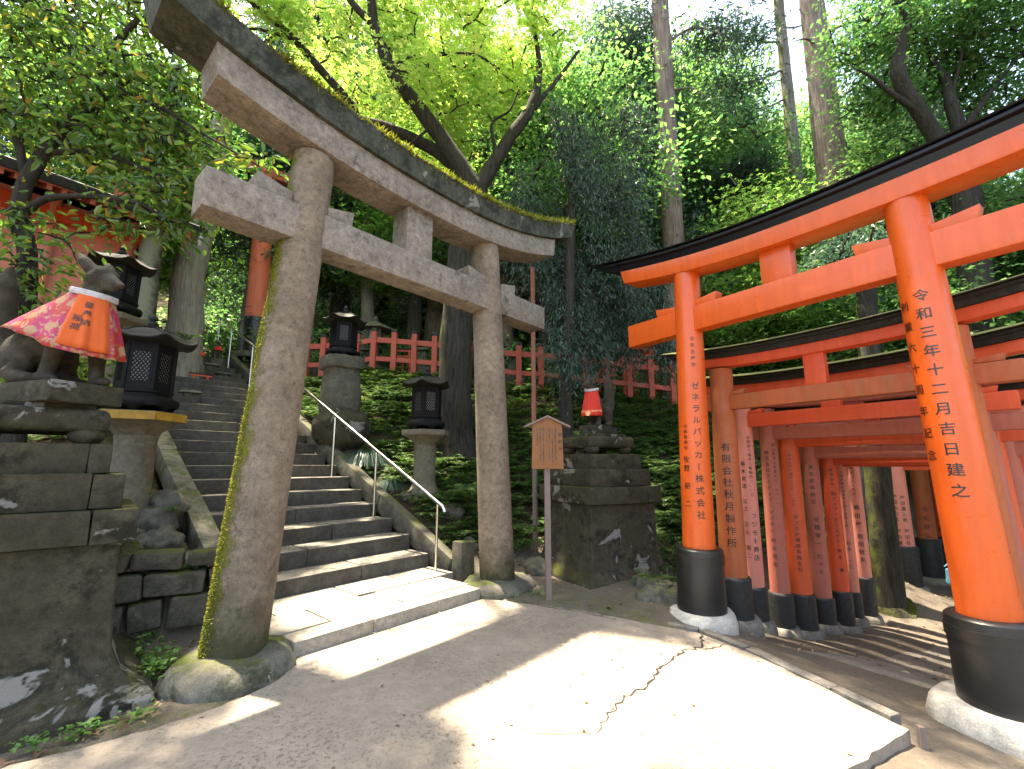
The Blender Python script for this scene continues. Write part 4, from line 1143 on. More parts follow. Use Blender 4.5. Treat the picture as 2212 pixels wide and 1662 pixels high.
# carved stone and boulder below the third lantern
b3 = thing("carved_stone", "weathered carved stone baluster on a dark boulder beside the handrail", "stone base", (L3[0], L3[1], 2.1))
MB().lathe((L3[0], L3[1], 0), [(.36, 2.5), (.40, 2.7), (.41, 2.95), (.39, 3.2), (.36, 3.42), (.36, 3.50), (.43, 3.53), (.44, 3.56), (.44, L3[2] - .01)], 26, mod=lambda r, z, a, i: (r * (1 + .11 * math.cos(4 * a + .5) + .02 * math.sin(7 * a)), z)).build("baluster", MT['rock'], b3, smooth=50, subdiv=1, noise=.03, nscale=4)
MB().ball((L3[0] + .1, L3[1] - .1, 2.25), (.6, .5, .5), 22, 14).build("boulder", MT['ped_stone'], b3, smooth=60, subdiv=1, noise=.10, nscale=2.2)

# ------------------------------------------------------------------ notice board
sp = G(1185, 1288, .03)
sg_dir = unit(np.array([.97, .10, 0])); sg_n = np.array([sg_dir[1], -sg_dir[0], 0])
sgn = thing("notice_board", "wooden notice board with a little gabled roof on a square post", "sign", sp)
zt = height_at(sp, 918); zb = height_at(sp, 1013); zp = height_at(sp, 899)
MB().box((sp[0], sp[1], (zt + sp[2]) / 2 - .1), (.066, .066, zt - sp[2] + .1), (sg_dir, sg_n, ZU)).build("post", MT['grey_wood'], sgn, bevel=.004)
bc = sp + sg_n * .055
bw, bh = .385, zt - zb
mb = MB()
hw0, hw1 = bw / 2 * 1.02, bw / 2 * .95
ring = [(-hw0, 0), (hw0, 0), (hw1, bh), (0, bh + .085), (-hw1, bh)]
secs = [[np.array([bc[0], bc[1], zb]) + sg_dir * x + ZU * z + sg_n * d for x, z in ring] for d in (-.014, .014)]
bd = MB().sweep(secs).build("board", MT['wood'], sgn, bevel=.002)
lm = MB()
cols = [("御膳谷", .155, .04 * 1.0, .045, .085), ("御膳谷は稲荷山三ヶ峰の北背後に位置し", .098, .0, .021, .026), ("その昔ここには御饗殿と御竈殿があり神々に", .060, .0, .021, .026), ("神饌をお供えしたところと伝えられる", .022, .0, .021, .026), ("といわれています", -.014, .0, .021, .026),
        ("毎年一月五日の大山祭には注連縄を張りつけ", -.052, .0, .021, .026), ("斎土器に神酒を盛って供える　御祭りに", -.088, .0, .021, .026), ("参ずる信者が集います", -.125, .0, .021, .026)]
for tx, x, dz, sz, pt in cols:
    for i, ch in enumerate(tx):
        if ch in " 　": continue
        v, fc = glyph(ch); zc = zt - .055 - (dz + .03 if sz > .03 else 0) - i * (pt if sz > .03 else (bh - .085) / 20)
        vs = [np.array([bc[0], bc[1], 0]) + sg_n * .0165 + sg_dir * (x + gx_ * sz) + ZU * (zc + gy_ * sz) for gx_, gy_ in v]
        lm.add(vs, fc)
lm.build("lettering", MT['ink'], bd)
rf = MB()
for s_ in (-1, 1):
    d = unit(sg_dir * s_ * .285 - ZU * .13); u_ = np.cross(d, sg_n)
    if u_[2] < 0: u_ = -u_
    c = np.array([bc[0], bc[1], zp - .012]) + d * .15 - sg_n * .03
    rf.box(c, (.32, .15, .024), (d, sg_n, u_))
rf.build("roof", MT['grey_wood'], sgn, bevel=.003)
# thin rust-red pole behind the board
pp = P(1155, 1000, 7.55); zg_ = terr1(pp[0], pp[1])
pl = thing("metal_pole", "thin rust-red metal pole rising behind the notice board", "pole", (pp[0], pp[1], zg_))
MB().tube([(pp[0], pp[1], zg_ - .2), (pp[0] - .01, pp[1], height_at(pp, 578))], .038, 12).build("pole", MT['rust'], pl, smooth=60)
MB().tube([(pp[0], pp[1], zg_ - .2), (pp[0], pp[1], zg_ + 1.35)], .041, 12).build("lower_band", MT['grey_wood'], pl, smooth=60)

# ------------------------------------------------------------------ red fence on the bank
def fence(name, label, pts, hh, step, group=None):
    z0 = terr1(*pts[0])
    root = thing(name, label, "fence", (*pts[0], z0), group)
    for a, b in zip(pts[:-1], pts[1:]):
        a = np.array(a, float); b = np.array(b, float); L = np.linalg.norm(b - a); d2 = (b - a) / L; k = max(1, round(L / step))
        nn = np.array([d2[1], -d2[0], 0])
        gz = np.polyval(np.polyfit(np.linspace(0, L, 9), terr([a + d2 * s for s in np.linspace(0, L, 9)]), 2), np.linspace(0, L, 60))
        zf = lambda s: float(np.interp(s, np.linspace(0, L, 60), gz))
        for j in range(k + 1):
            s = L * j / k; q = a + d2 * s; z = zf(s)
            pst = MB().box((q[0], q[1], z + hh / 2 - .15), (.15, .15, hh + .3), (A3(d2), nn, ZU)).build("post", MT['fence_red'], root, bevel=.008)
            MB().box((q[0], q[1], z + hh + .045), (.165, .165, .09), (A3(d2), nn, ZU), taper=.85).build("cap", MT['black_old'], pst, bevel=.008)
        for zr, th in ((hh * .80, .15), (hh * .36, .13)):
            vs = MB(); secs = []
            for j in range(13):
                s = L * j / 12; q = a + d2 * s; z = zf(s) + zr
                secs.append([np.array([q[0], q[1], z]) + nn * c + ZU * h for c, h in ((-.035, -th / 2), (.035, -th / 2), (.035, th / 2), (-.035, th / 2))])
            vs.sweep(secs).build("rail", MT['fence_red'], root)
fence("wooden_fence", "long faded red post-and-rail fence along the top of the fern bank", [(-5.9, 12.6), (-3.95, 12.5), (-1.05, 12.5), (.82, 12.5)], 1.24, .55)
fence("wooden_fence", "darker end of the red fence, in the shade behind the hanging cedar", [(.82, 12.52), (4.6, 12.7)], 1.24, .62)

# small shrine things beyond the fence and at the head of the steps
def small_gate(p, face, h, label, colr='red'):
    p = V3(p); f = unit(A3(face)); t = np.array([-f[1], f[0], 0]); W_ = h * .62
    root = thing("small_torii", label, "small torii", p, "little votive gates")
    for s_ in (-1, 1):
        MB().tube([p + t * s_ * W_ / 2, p + t * s_ * W_ * .46 + ZU * h * .9], h * .05, 10).build("pillar", MT['verm_red'], root, smooth=50)
    MB().box(p + ZU * h * .68, (W_ * 1.35, h * .06, h * .08), (t, f, ZU)).build("tie_beam", MT['verm_red'], root)
    MB().box(p + ZU * h * .90, (W_ * 1.5, h * .09, h * .07), (t, f, ZU)).build("lintel", MT['verm_red'], root)
    MB().box(p + ZU * h * .97, (W_ * 1.65, h * .12, h * .06), (t, f, ZU)).build("top_beam", MT['black_old'], root)
def marker(p, w, h, label, yaw=0.0, cap=True):
    p = V3(p); a = (np.array([math.cos(yaw), math.sin(yaw), 0]), np.array([-math.sin(yaw), math.cos(yaw), 0]), ZU)
    root = thing("stone_altar", label, "stone altar", p, "small stone altars")
    MB().box(p + ZU * h * .12 - ZU * .1, (w * 1.5, w * 1.3, h * .24 + .2), a, jit=.01).build("base", MT['rock'], root, bevel=.015, smooth=40)
    MB().box(p + ZU * h * .52, (w * .85, w * .5, h * .6), a, taper=.9, jit=.015).build("slab", MT['footing_stone'], root, bevel=.03, smooth=40)
    if cap: MB().box(p + ZU * h * .86, (w * 1.25, w * .95, h * .10), a, taper=.8, jit=.01).build("cap", MT['rock'], root, bevel=.02, smooth=40)
def grd(p, dz=0.0): return (p[0], p[1], terr1(p[0], p[1]) + dz)
def on_terr(x, Y):
    q = P(x, 800, Y); return (q[0], q[1], terr1(q[0], q[1]))
small_gate(grd(atT(412, 742, .9)), (.75, -.65), .36, "orange-red votive gate at the head of the steps, leftmost, by the cedar trunk")
small_gate(grd(atT(442, 752, 1.35)), (.75, -.65), .48, "slim votive gate at the head of the steps, left of the rail end")
small_gate(on_terr(866, 14.0), (.1, -1), .85, "votive gate seen through the fence, left of the mossy trunk")
small_gate(on_terr(884, 14.4), (.1, -1), .7, "smaller votive gate seen through the fence, close to the mossy trunk")
for k_, (x_, Y_, h_) in enumerate(((1384, 13.9, 1.7), (1412, 14.3, 2.1), (1446, 13.8, 1.9))):
    small_gate(on_terr(x_, Y_), (.1, -1), h_, ("man-high red votive gate behind the shaded fence, nearest the red-bibbed fox", "tallest red votive gate behind the shaded end of the fence", "red votive gate behind the fence, next to the fluted cedar trunk")[k_])
small_gate(on_terr(1310, 14.0), (.1, -1), .8, "votive gate in the shade behind the fence, left of the red-bibbed fox")
for x, Y, w, h, lab in ((710, 14.2, .5, .95, "squat stone altar behind the fence, at its left end"), (800, 13.8, .5, .9, "stone altar behind the fence, right of the carved-stone lantern"), (826, 14.6, .6, .8, "low flat stone altar behind the fence between two posts"),
                        (910, 14.2, .4, 1.0, "narrow stone altar behind the fence, beside the mossy trunk"), (1200, 14.2, .5, .9, "stone altar in the shade, behind the thin pole"), (1110, 14.0, .5, 1.0, "stone altar right behind the right-hand stone pillar")):
    marker(on_terr(x, Y), w, h, lab)
for px, py, T, w, h, lab in ((462, 748, 1.75, .3, .62, "upright stone altar at the head of the steps, beside the handrail"), (487, 757, 2.0, .3, .42, "low stone altar at the head of the steps, under the rail end"), (424, 735, .8, .32, .55, "mossy stone altar leaning by the cedar trunk above the steps"), (505, 748, 2.9, .4, .5, "broad stone altar between the steps and the salmon-red gate")):
    marker(grd(atT(px, py, T)), w, h, lab, .8)
def small_fox(p, face, sc_, label):
    p = V3(p); f = unit(A3(face)); s = np.array([-f[1], f[0], 0]); W = lambda a, b, c: p + (f * a + s * b + ZU * c) * sc_
    root = thing("fox_figure", label, "small statue", p, "small fox figures")
    m = MB(); k = sc_
    m.tube([W(-.3, 0, .15), W(-.2, 0, .3), W(0, 0, .5), W(.04, 0, .7)], [.18 * k, .17 * k, .13 * k, .09 * k], 10)
    m.ball(W(.08, 0, .8), (.12 * k, .09 * k, .09 * k)); m.tube([W(.12, 0, .79), W(.28, 0, .73)], [.06 * k, .03 * k], 8)
    for q in (-1, 1):
        m.tube([W(0, .09 * q, .5), W(.03, .09 * q, .0)], [.07 * k, .05 * k], 8); m.tube([W(.03, .06 * q, .86), W(-.02, .09 * q, 1.0)], [.045 * k, .01 * k], 6)
    m.tube([W(-.4, 0, .1), W(-.55, 0, .45), W(-.48, 0, .95)], [.05 * k, .1 * k, .02 * k], 8)
    m.build("body", MT['footing_stone'], root, remesh=.03 * k)
    MB().box(W(-.15, 0, -.5), (.8 * k, .45 * k, 1.06 * k), (f, s, ZU)).build("plinth", MT['rock'], root, bevel=.01)
    MB().tube([W(.03, 0, .60), W(.05, 0, .5), W(.06, 0, .4)], [.12 * k, .17 * k, .19 * k], 12, cap=False).build("bib", MT['cloth_red'], root, smooth=60)
small_fox(grd(atT(438, 706, 1.35), .55), (.6, -.8), .62, "pale little stone fox at the head of the steps, by the cedar trunk")
small_fox(grd(atT(475, 722, 2.0), .55), (.6, -.8), .62, "little stone fox with red bib, right of the pale one above the steps")
q_ = on_terr(800, 14.6); small_fox((q_[0], q_[1], q_[2] + .9), (-.3, -1), .5, "little stone fox behind the fence, by a tiny stone lantern")
def tiny_lantern(p, h, label):
    p = V3(p); root = thing("stone_lantern", label, "stone lantern", p)
    MB().lathe(p, [(.2 * h, -.1), (.2 * h, .08 * h), (.09 * h, .14 * h), (.08 * h, .48 * h), (.19 * h, .56 * h)], 12).build("shaft", MT['rock'], root, smooth=40)
    for c in range(4):
        a = math.pi / 4 + c * math.pi / 2
        MB().tube([p + np.array([math.cos(a), math.sin(a), 0]) * .15 * h + ZU * .56 * h, p + np.array([math.cos(a), math.sin(a), 0]) * .15 * h + ZU * .76 * h], .035 * h, 6).build("post", MT['rock'], root)
    MB().lathe(p, [(.12 * h, .56 * h), (.12 * h, .76 * h)], 4, phase=math.pi / 4).build("fire_box", MT['lamp_paper'], root)
    MB().lathe(p, [(.2 * h, .76 * h), (.31 * h, .77 * h), (.28 * h, .81 * h), (.1 * h, .9 * h), (.05 * h, .92 * h), (.06 * h, .97 * h), (.01 * h, 1.02 * h)], 6).build("roof", MT['rock'], root, smooth=30)
q_ = on_terr(806, 13.4); tiny_lantern(q_, 1.75, "tiny dark stone lantern behind the fence, in front of the grey trunk")

# ------------------------------------------------------------------ retaining wall, rocks, kerb stones
rw = thing("retaining_wall", "low dry-stone wall of dark mossy blocks left of the steps", "stone wall", G(360, 1350, 0))
wa = G(285, 1372, .12); wb = G(450, 1347, .12); wd = unit(wb - wa); wn_ = np.array([wd[1], -wd[0], 0]); WL = np.linalg.norm(wb - wa) + .05
z = .02
for r in range(3):
    s = -.5 + (r % 2) * .13; hgt = (.24, .22, .17)[r]
    while s < WL:
        l = random.uniform(.26, .48)
        MB().box(wa + wd * (s + l / 2) + ZU * (z + hgt / 2) - wn_ * (.10 + .04 * r), (l - .02, .30, hgt - .015), (wd, wn_, ZU), jit=.02).build("block", MT['rock'], rw, bevel=.035, smooth=50, subdiv=1, noise=.014, nscale=8)
        s += l
    z += hgt
rk = [(338, 1215, 4.95, .24, "brown boulder above the dry-stone wall"), (395, 1245, 4.85, .20, "flat mossy rock at the wall top, beside the fern"), (330, 1130, 5.2, .26, "squared mossy rock at the foot of the yellow-edged column"), (362, 1082, 5.3, .22, "small mossy rock wedged against the left stair edge"),
      (1160, 1222, 6.75, .20, "small rock between the right stone pillar and the dark pedestal"), (1440, 1300, 5.75, .2, "rough stone beside the white collar of the vermilion post"), (1405, 1318, 5.5, .17, "low stone block left of the white collar"), (975, 1150, 7.7, .2, "rounded rock on the bank below the pale column"), (890, 1080, 8.0, .2, "dark rock at the foot of the pale round column"), (1010, 1180, 7.2, .2, "small rock at the foot of the fern bank")]
for x, y, Y, r, lab in rk:
    q = P(x, y, Y); zg_ = terr1(q[0], q[1])
    o = MB().ball((q[0], q[1], max(q[2] - r * .3, zg_)), (r, r * .8, r * .75), 18, 12).build("rock", MT['rock'], smooth=60, subdiv=1, noise=r * .28, nscale=1.3 / r)
    set_props(o, lab, "rock", "loose rocks")
ks = thing("border_stones", "row of squared dark kerb stones between the stair post and the right stone pillar", "stone border", G(990, 1220, .05))
for i, (x, l) in enumerate(((968, .26), (1000, .24), (1030, .25))):
    q = G(x, 1212 - i * 3, .06); MB().box((q[0], q[1] + .1, .18), (l, .22, .36), (A3(ST), A3(SN), ZU), jit=.02).build("block", MT['rock'], ks, bevel=.03, smooth=45)
for i in range(7):
    q = P(1395 + i * 12, 1300 + i * 7, 5.95 - i * .1)
    MB().box((q[0], q[1], terr1(q[0], q[1]) + .03), (.3, .2, .2), (unit((.8, -.6, 0)), unit((.6, .8, 0)), ZU), jit=.03).build("block", MT['rock'], ks, bevel=.03, smooth=45)

# ------------------------------------------------------------------ shrine hall on the upper left, behind the evergreen
hb = np.array([-10.3, 7.5]); hd = unit(np.array([.60, .80])); hn = np.array([hd[1], -hd[0]])
hz = 3.6
H3 = lambda a, b, c: np.array([*(hb + hd * a + hn * b), hz + c])
hall = thing("shrine_hall", "red-painted shrine hall with slatted eaves, half hidden behind the evergreen", "building", H3(0, 0, 0))
hax = (A3(hd), A3(hn), ZU)
MB().box(H3(0, -1.2, 1.6), (5.2, 2.2, 3.6), hax).build("wall", MT['verm_pink'], hall, bevel=.01)
for a in (-2.6, -1.3, 0, 1.3, 2.6):
    MB().tube([H3(a, .0, -.3), H3(a, .0, 3.4)], .14, 14).build("pillar", MT['verm_pink'], hall, smooth=50)
MB().box(H3(0, .0, 3.05), (5.6, .26, .28), hax).build("beam", MT['verm_red'], hall, bevel=.01)
rd = unit(A3(hn) * 1.0 - ZU * .42); ru = np.cross(A3(hd), rd); ru = ru if ru[2] > 0 else -ru
for k in range(34):
    a = -3.3 + k * .2
    MB().box(H3(a, .35, 3.42), (.075, 2.3, .10), (A3(hd), rd, ru)).build("rafter", MT['verm_dusk'], hall)
MB().box(H3(0, .35, 3.42) + ru * .075, (6.9, 2.4, .05), (A3(hd), rd, ru)).build("soffit", MT['verm_pink'], hall)
MB().box(H3(0, .25, 3.42) + ru * .20, (7.2, 2.7, .2), (A3(hd), rd, ru)).build("roof", MT['roof_iron'], hall, bevel=.04)
rd2 = unit(-A3(hn) - ZU * .42)
MB().box(H3(0, -2.1, 3.62), (7.2, 2.9, .2), (A3(hd), rd2, np.cross(A3(hd), rd2))).build("roof", MT['roof_iron'], hall, bevel=.04)
for a in (-3.5, 3.5):
    MB().box(H3(a, .35, 3.40), (.06, 2.5, .26), (A3(hd), rd, ru)).build("bargeboard", MT['cloth_white'], hall)

# ------------------------------------------------------------------ person walking in the tunnel, mostly behind the front post
def person(p, face, h, label):
    p = V3(p); f = unit(A3(face)); s = np.array([-f[1], f[0], 0]); k = h / 1.65
    W = lambda a, b, c: p + (f * a + s * b + ZU * c) * k
    root = thing("person", label, "person", p)
    skin = plain("skin", (.50, .30, .21), .6); shirt = plain("dark_shirt", (.02, .018, .025), .9); trs = plain("brown_trousers", (.11, .05, .035), .9); hair = plain("black_hair", (.012, .010, .009), .5)
    m = MB()
    m.ball(W(0, 0, 1.52), (.095 * k, .075 * k, .115 * k), ax=(f, s, ZU)); m.tube([W(0, 0, 1.33), W(0, 0, 1.45)], .052 * k, 10)
    m.ball(W(.095, 0, 1.51), .016 * k, 8, 6)
    for q in (-1, 1):
        m.ball(W(0, .076 * q, 1.52), (.02 * k, .01 * k, .03 * k), 8, 6, ax=(f, s, ZU)); m.ball(W(.082, .03 * q, 1.535), .012 * k, 8, 6)
    m.tube([W(0, 0, .82), W(0, 0, 1.0), W(0, 0, 1.2), W(0, 0, 1.33)], [.13 * k, .12 * k, .14 * k, .10 * k], 12)
    for q in (-1, 1):
        m.tube([W(0, .14 * q, 1.30), W(-.02, .20 * q, 1.06), W(.05, .22 * q, .83)], [.055 * k, .042 * k, .03 * k], 10)
        m.ball(W(.06, .22 * q, .775), (.045 * k, .02 * k, .05 * k), 8, 6, ax=(f, s, ZU))
        for i in range(4): m.tube([W(.035 + i * .018, .22 * q, .75), W(.04 + i * .02, .22 * q, .69 - (.01 if i in (0, 3) else 0)), W(.035 + i * .02, .215 * q, .665)], .0095 * k, 6)
        m.tube([W(.09, .215 * q, .79), W(.115, .21 * q, .75), W(.115, .205 * q, .72)], .011 * k, 6)
        m.tube([W(0, .08 * q, .86), W(.06 * q, .09 * q, .45), W(.10 * q - .05, .09 * q, .06)], [.085 * k, .06 * k, .045 * k], 10)
        m.ball(W(.10 * q, .09 * q, .035), (.12 * k, .045 * k, .04 * k), 8, 6, ax=(f, s, ZU))
    m.build("body", skin, root, remesh=.011)
    c = MB(); c.tube([W(0, 0, .80), W(0, 0, 1.0), W(0, 0, 1.2), W(0, 0, 1.33), W(0, 0, 1.37)], [.17 * k, .155 * k, .175 * k, .13 * k, .075 * k], 16)
    for q in (-1, 1): c.tube([W(0, .11 * q, 1.30), W(-.02, .20 * q, 1.06), W(.0, .21 * q, 1.0)], [.08 * k, .062 * k, .06 * k], 12)
    c.build("shirt", shirt, root, remesh=.015)
    c = MB(); c.tube([W(0, 0, .72), W(0, 0, .9)], [.15 * k, .165 * k], 14)
    for q in (-1, 1): c.tube([W(0, .08 * q, .82), W(.06 * q, .09 * q, .45), W(.10 * q - .045, .09 * q, .12)], [.105 * k, .085 * k, .065 * k], 12)
    c.build("trousers", trs, root, remesh=.015)
    c = MB(); c.ball(W(-.02, 0, 1.55), (.105 * k, .09 * k, .115 * k), ax=(f, s, ZU)); c.ball(W(-.05, 0, 1.48), (.08 * k, .085 * k, .11 * k), ax=(f, s, ZU))
    c.build("hair", hair, root, smooth=60)
    return W
pq = at_depth(2108, 8.1); pz_ = terr1(pq[0], pq[1]) + .02
W_ = person((pq[0], pq[1], pz_), (-.5, -.86), 1.62, "person in a dark top walking up the tunnel, half hidden by the front post")
bgp = W_(.06, -.25, .5)
bgm = MB().box(bgp, (.22, .12, .28), (unit((.5, -.5, 0)), unit((.5, .5, 0)), ZU), taper=.85)
bag = bgm.build("bag", plain("blue_bag_cloth", (.10, .33, .45), .8), bevel=.04, smooth=60, subdiv=1, noise=.02, nscale=9)
set_props(bag, "light blue cloth bag carried by the person in the tunnel", "bag")
hm = MB().tube([bgp + ZU * .16 - np.array([.07, -.07, 0]), bgp + ZU * .27, bgp + ZU * .16 + np.array([.07, -.07, 0])], .012, 6).build("handle", bag.data.materials[0], bag)
# ------------------------------------------------------------------ foliage
SK = SUNV[:2] / SUNV[2]
def gp(l, z=0.0): return np.array([G(x, y, z)[:2] for x, y in l])
LIT = [gp([(640, 1420), (790, 1478), (1170, 1285), (1040, 1280), (650, 1400)]),  # ground patches kept sunny by cutting away the leaves above them
       gp([(930, 1540), (1190, 1370), (1300, 1365), (1490, 1395), (1640, 1420), (1990, 1590), (1830, 1680), (980, 1680), (1010, 1600)]),
       gp([(470, 1560), (540, 1485), (680, 1530), (520, 1580)]),
       gp([(570, 1350), (640, 1400), (1040, 1290), (960, 1225), (760, 1250)]),
       gp([(1880, 1662), (1960, 1590), (2060, 1630), (2100, 1680)]),
       gp([(400, 1400), (470, 1370), (560, 1400), (540, 1440), (430, 1440)], .2)]
def sunlit_keep(C):
    """cut gaps into the crowns where the sun is meant to reach the ground"""
    q = C[:, :2] - SK * C[:, 2:3]
    k = np.ones(len(C), bool)
    for p in LIT: k &= ~in_poly(q, p)
    # noise-cut openings that let dappled sun onto the fern bank and the steps
    qb = C[:, :2] - SK * (C[:, 2:3] - 1.8)
    m = (qb[:, 0] > -8) & (qb[:, 0] < 6.5) & (qb[:, 1] > 6.3) & (qb[:, 1] < 14)
    ii_ = np.nonzero(m)[0]
    nzv = np.array([NZ.noise((qb[i, 0] * .95, qb[i, 1] * .95, 9.7)) + .45 * NZ.noise((qb[i, 0] * 2.6, qb[i, 1] * 2.6, 2.7)) for i in ii_])
    if len(ii_): k[ii_] &= nzv < .10
    return k

def rnd_unit(n):
    v = rng.normal(size=(n, 3)); return v / np.linalg.norm(v, axis=1, keepdims=True)
def norml(v): return v / (np.linalg.norm(v, axis=1, keepdims=True) + 1e-9)

def leaf_arrays(C, size, axis, nrm, width=.5, kind='diamond', fold=.15):
    n = len(C); s = np.asarray(size).reshape(-1, 1) * np.ones((n, 1))
    axis = norml(axis); side = norml(np.cross(nrm, axis)); nn = np.cross(axis, side)
    if kind == 'diamond':
        V = np.stack([C, C + axis * s * .45 + side * s * width * .5 + nn * s * fold, C + axis * s, C + axis * s * .45 - side * s * width * .5 + nn * s * fold], 1).reshape(-1, 3)
        F = np.arange(n * 4).reshape(n, 4)
    elif kind == 'leaf':
        V = np.stack([C, C + axis * s - nn * s * .12,
                      C + axis * s * .3 + side * s * width * .48 + nn * s * fold, C + axis * s * .68 + side * s * width * .40 + nn * s * (fold - .04),
                      C + axis * s * .3 - side * s * width * .48 + nn * s * fold, C + axis * s * .68 - side * s * width * .40 + nn * s * (fold - .04)], 1).reshape(-1, 3)
        b = np.arange(n)[:, None] * 6
        F = np.stack([b + np.array([[0, 2, 3, 1]]), b + np.array([[0, 1, 5, 4]])], 1).reshape(-1, 4)
    elif kind == 'maple':
        # five-pointed little leaf: three blades from one point (one island)
        V = []; ang = (-1.0, 0.0, 1.0); L = (.8, 1.0, .8)
        pts = [C]
        for a, l in zip(ang, L):
            d = axis * math.cos(a) + side * math.sin(a); e = side * math.cos(a) - axis * math.sin(a)
            pts += [C + d * s * l * .5 + e * s * width * .22, C + d * s * l - nn * s * .1, C + d * s * l * .5 - e * s * width * .22]
        V = np.stack(pts, 1).reshape(-1, 3); b = np.arange(n)[:, None] * 10
        F = np.concatenate([b + np.array([[0, 1 + 3 * k, 2 + 3 * k, 3 + 3 * k]]) for k in range(3)], 0)
    return V, F

def clusters_in(ells):
    out = []
    for c, r, n in ells:
        d = rnd_unit(n) * (rng.random((n, 1)) ** .40)
        out.append(np.array(c) + d * np.array(r))
    return np.concatenate(out)

def foliage(clu, per, spread, flat, size, kind='diamond', droop=0.0, width=.5, horiz=.6, jitter=.35, keep=True):
    n = len(clu) * per
    base = np.repeat(clu, per, 0)
    off = rng.normal(size=(n, 3)) * np.array([spread, spread, spread * flat])
    if droop:
        off[:, 2] -= np.linalg.norm(off[:, :2], axis=1) * .5 * droop
    C = base + off
    ax = rnd_unit(n) * .8 + norml(np.concatenate([off[:, :2], np.zeros((n, 1))], 1)) * .6
    ax[:, 2] = ax[:, 2] * (1 - horiz * .7) - droop * 1.3
    nr = rnd_unit(n) * (1 - horiz) + np.array([0, 0, 1.0]) * horiz
    sz = size * (1 + jitter * rng.uniform(-1, 1, n))
    if keep:
        k = sunlit_keep(C); C, ax, nr, sz = C[k], ax[k], nr[k], sz[k]
    return leaf_arrays(C, sz, ax, nr, width, kind)

def smooth_path(pts, k=5):
    pts = np.array(pts, float); out = []
    for i in range(len(pts) - 1):
        p0 = pts[max(i - 1, 0)]; p1 = pts[i]; p2 = pts[i + 1]; p3 = pts[min(i + 2, len(pts) - 1)]
        for j in range(k):
            t = j / k
            out.append(.5 * ((2 * p1) + (-p0 + p2) * t + (2 * p0 - 5 * p1 + 4 * p2 - p3) * t * t + (-p0 + 3 * p1 - 3 * p2 + p3) * t ** 3))
    out.append(pts[-1]); return np.array(out)

def wood(mb, pts4, n=12, wob=.04, flare=0.0):
    """pts4: (x,y,z,r)"""
    q = smooth_path(pts4, 5); r = q[:, 3].copy(); p = q[:, :3].copy()
    for i in range(1, len(p)): p[i] += rng.normal(size=3) * wob * r[i] * (1 if i < len(p) - 1 else 0)
    if flare: r[:4] *= np.array([1.5, 1.22, 1.1, 1.04]) ** flare
    mb.tube(p, r, n); return q
def pxl(l, dflt=None):
    """(x, y, depth, radius) along sight lines"""
    return [(*P(x, y, Y), r) for x, y, Y, r in l]
def twigs(mb, nodes, clu, r0=.018, maxd=4.0):
    nodes = [np.array(n[:3]) for n in nodes]
    N_ = np.array(nodes)
    d0 = np.array([np.min(np.linalg.norm(N_ - c, axis=1)) for c in clu]); order = np.argsort(d0)
    for i in order:
        c = clu[i]; dd = np.linalg.norm(N_ - c, axis=1); j = int(np.argmin(dd)); a = N_[j]
        L = dd[j]
        if L > maxd or L < .02: N_ = np.vstack([N_, c]); continue
        m = (a + c) / 2 + rng.normal(size=3) * L * .1 + np.array([0, 0, L * .06])
        r = r0 * (.6 + .5 * min(1.5, d0[i] / 1.5) ** -0.5 if d0[i] > .2 else 1)
        mb.tube([a, m, c], [min(r0 * 1.6, r * 1.3), r, r * .35], 5, cap=False)
        N_ = np.vstack([N_, m, c])

def tree(name, label, limbs, mat_bark, ells=None, fol=None, mat_leaf=None, group=None, cat="tree", twig_r=.018, flare=1.0, twig=True, extra_clu=None, n=14, seg_smooth=60):
    limbs = [list(l) for l in limbs]; b0_ = limbs[0][0]; zg_ = terr1(b0_[0], b0_[1])
    if b0_[2] > zg_ - .05: limbs[0] = [(b0_[0], b0_[1], zg_ - .15, b0_[3] * 1.08)] + limbs[0]
    base = np.array([b0_[0], b0_[1], min(zg_, b0_[2])])
    root = thing(name, label, cat, base, group)
    mb = MB(); nodes = []
    for i, l in enumerate(limbs):
        q = wood(mb, l, n if i == 0 else max(8, n - 4), flare=flare if i == 0 else 0)
        nodes += list(q[len(q) // 3 if i == 0 else 0:])
    clu = None
    if ells is not None:
        clu = clusters_in(ells)
        if extra_clu is not None: clu = np.vstack([clu, extra_clu])
        clu = clu[sunlit_keep(clu)]
        if twig: twigs(mb, nodes, clu, twig_r, 7.0)
    mb.build("trunk", mat_bark, root, smooth=seg_smooth)
    if clu is not None:
        V, F = foliage(clu, **fol)
        link_mesh("crown", mesh_arrays("crown", V, F), mat_leaf, root)
    return root

MT['bark_moss'] = bark_mat("mossy_bark", (0.018, 0.016, 0.013), (0.06, 0.052, 0.042), moss=((0.09, 0.105, 0.022), (-.5, .3, .8), 0.62))
MT['bark_pale'] = bark_mat("lichen_bark", (0.05, 0.045, 0.035), (0.13, 0.115, 0.09), moss=((0.20, 0.20, 0.15), (.3, -.7, .2), 0.62), vs=(4, 4, 1.5), bmp=.6)
MT['bark_cedar'] = bark_mat("cedar_bark", (0.10, 0.07, 0.056), (0.30, 0.235, 0.20), vs=(11, 11, .45))
MT['bark_grey'] = bark_mat("grey_bark", (0.15, 0.13, 0.11), (0.30, 0.27, 0.235), vs=(8, 8, .6), moss=((0.12, 0.13, 0.04), (-.8, .2, .2), 0.68))
MT['bark_dark'] = bark_mat("dark_bark", (0.022, 0.019, 0.016), (0.06, 0.052, 0.043), vs=(8, 8, .8))
MT['lf_maple'] = leaf_mat("maple_leaves", [(0.0, (0.19, 0.33, 0.07)), (0.45, (0.32, 0.45, 0.12)), (0.85, (0.45, 0.53, 0.16)), (1.0, (0.50, 0.46, 0.17))], .6, .5, 1.6)
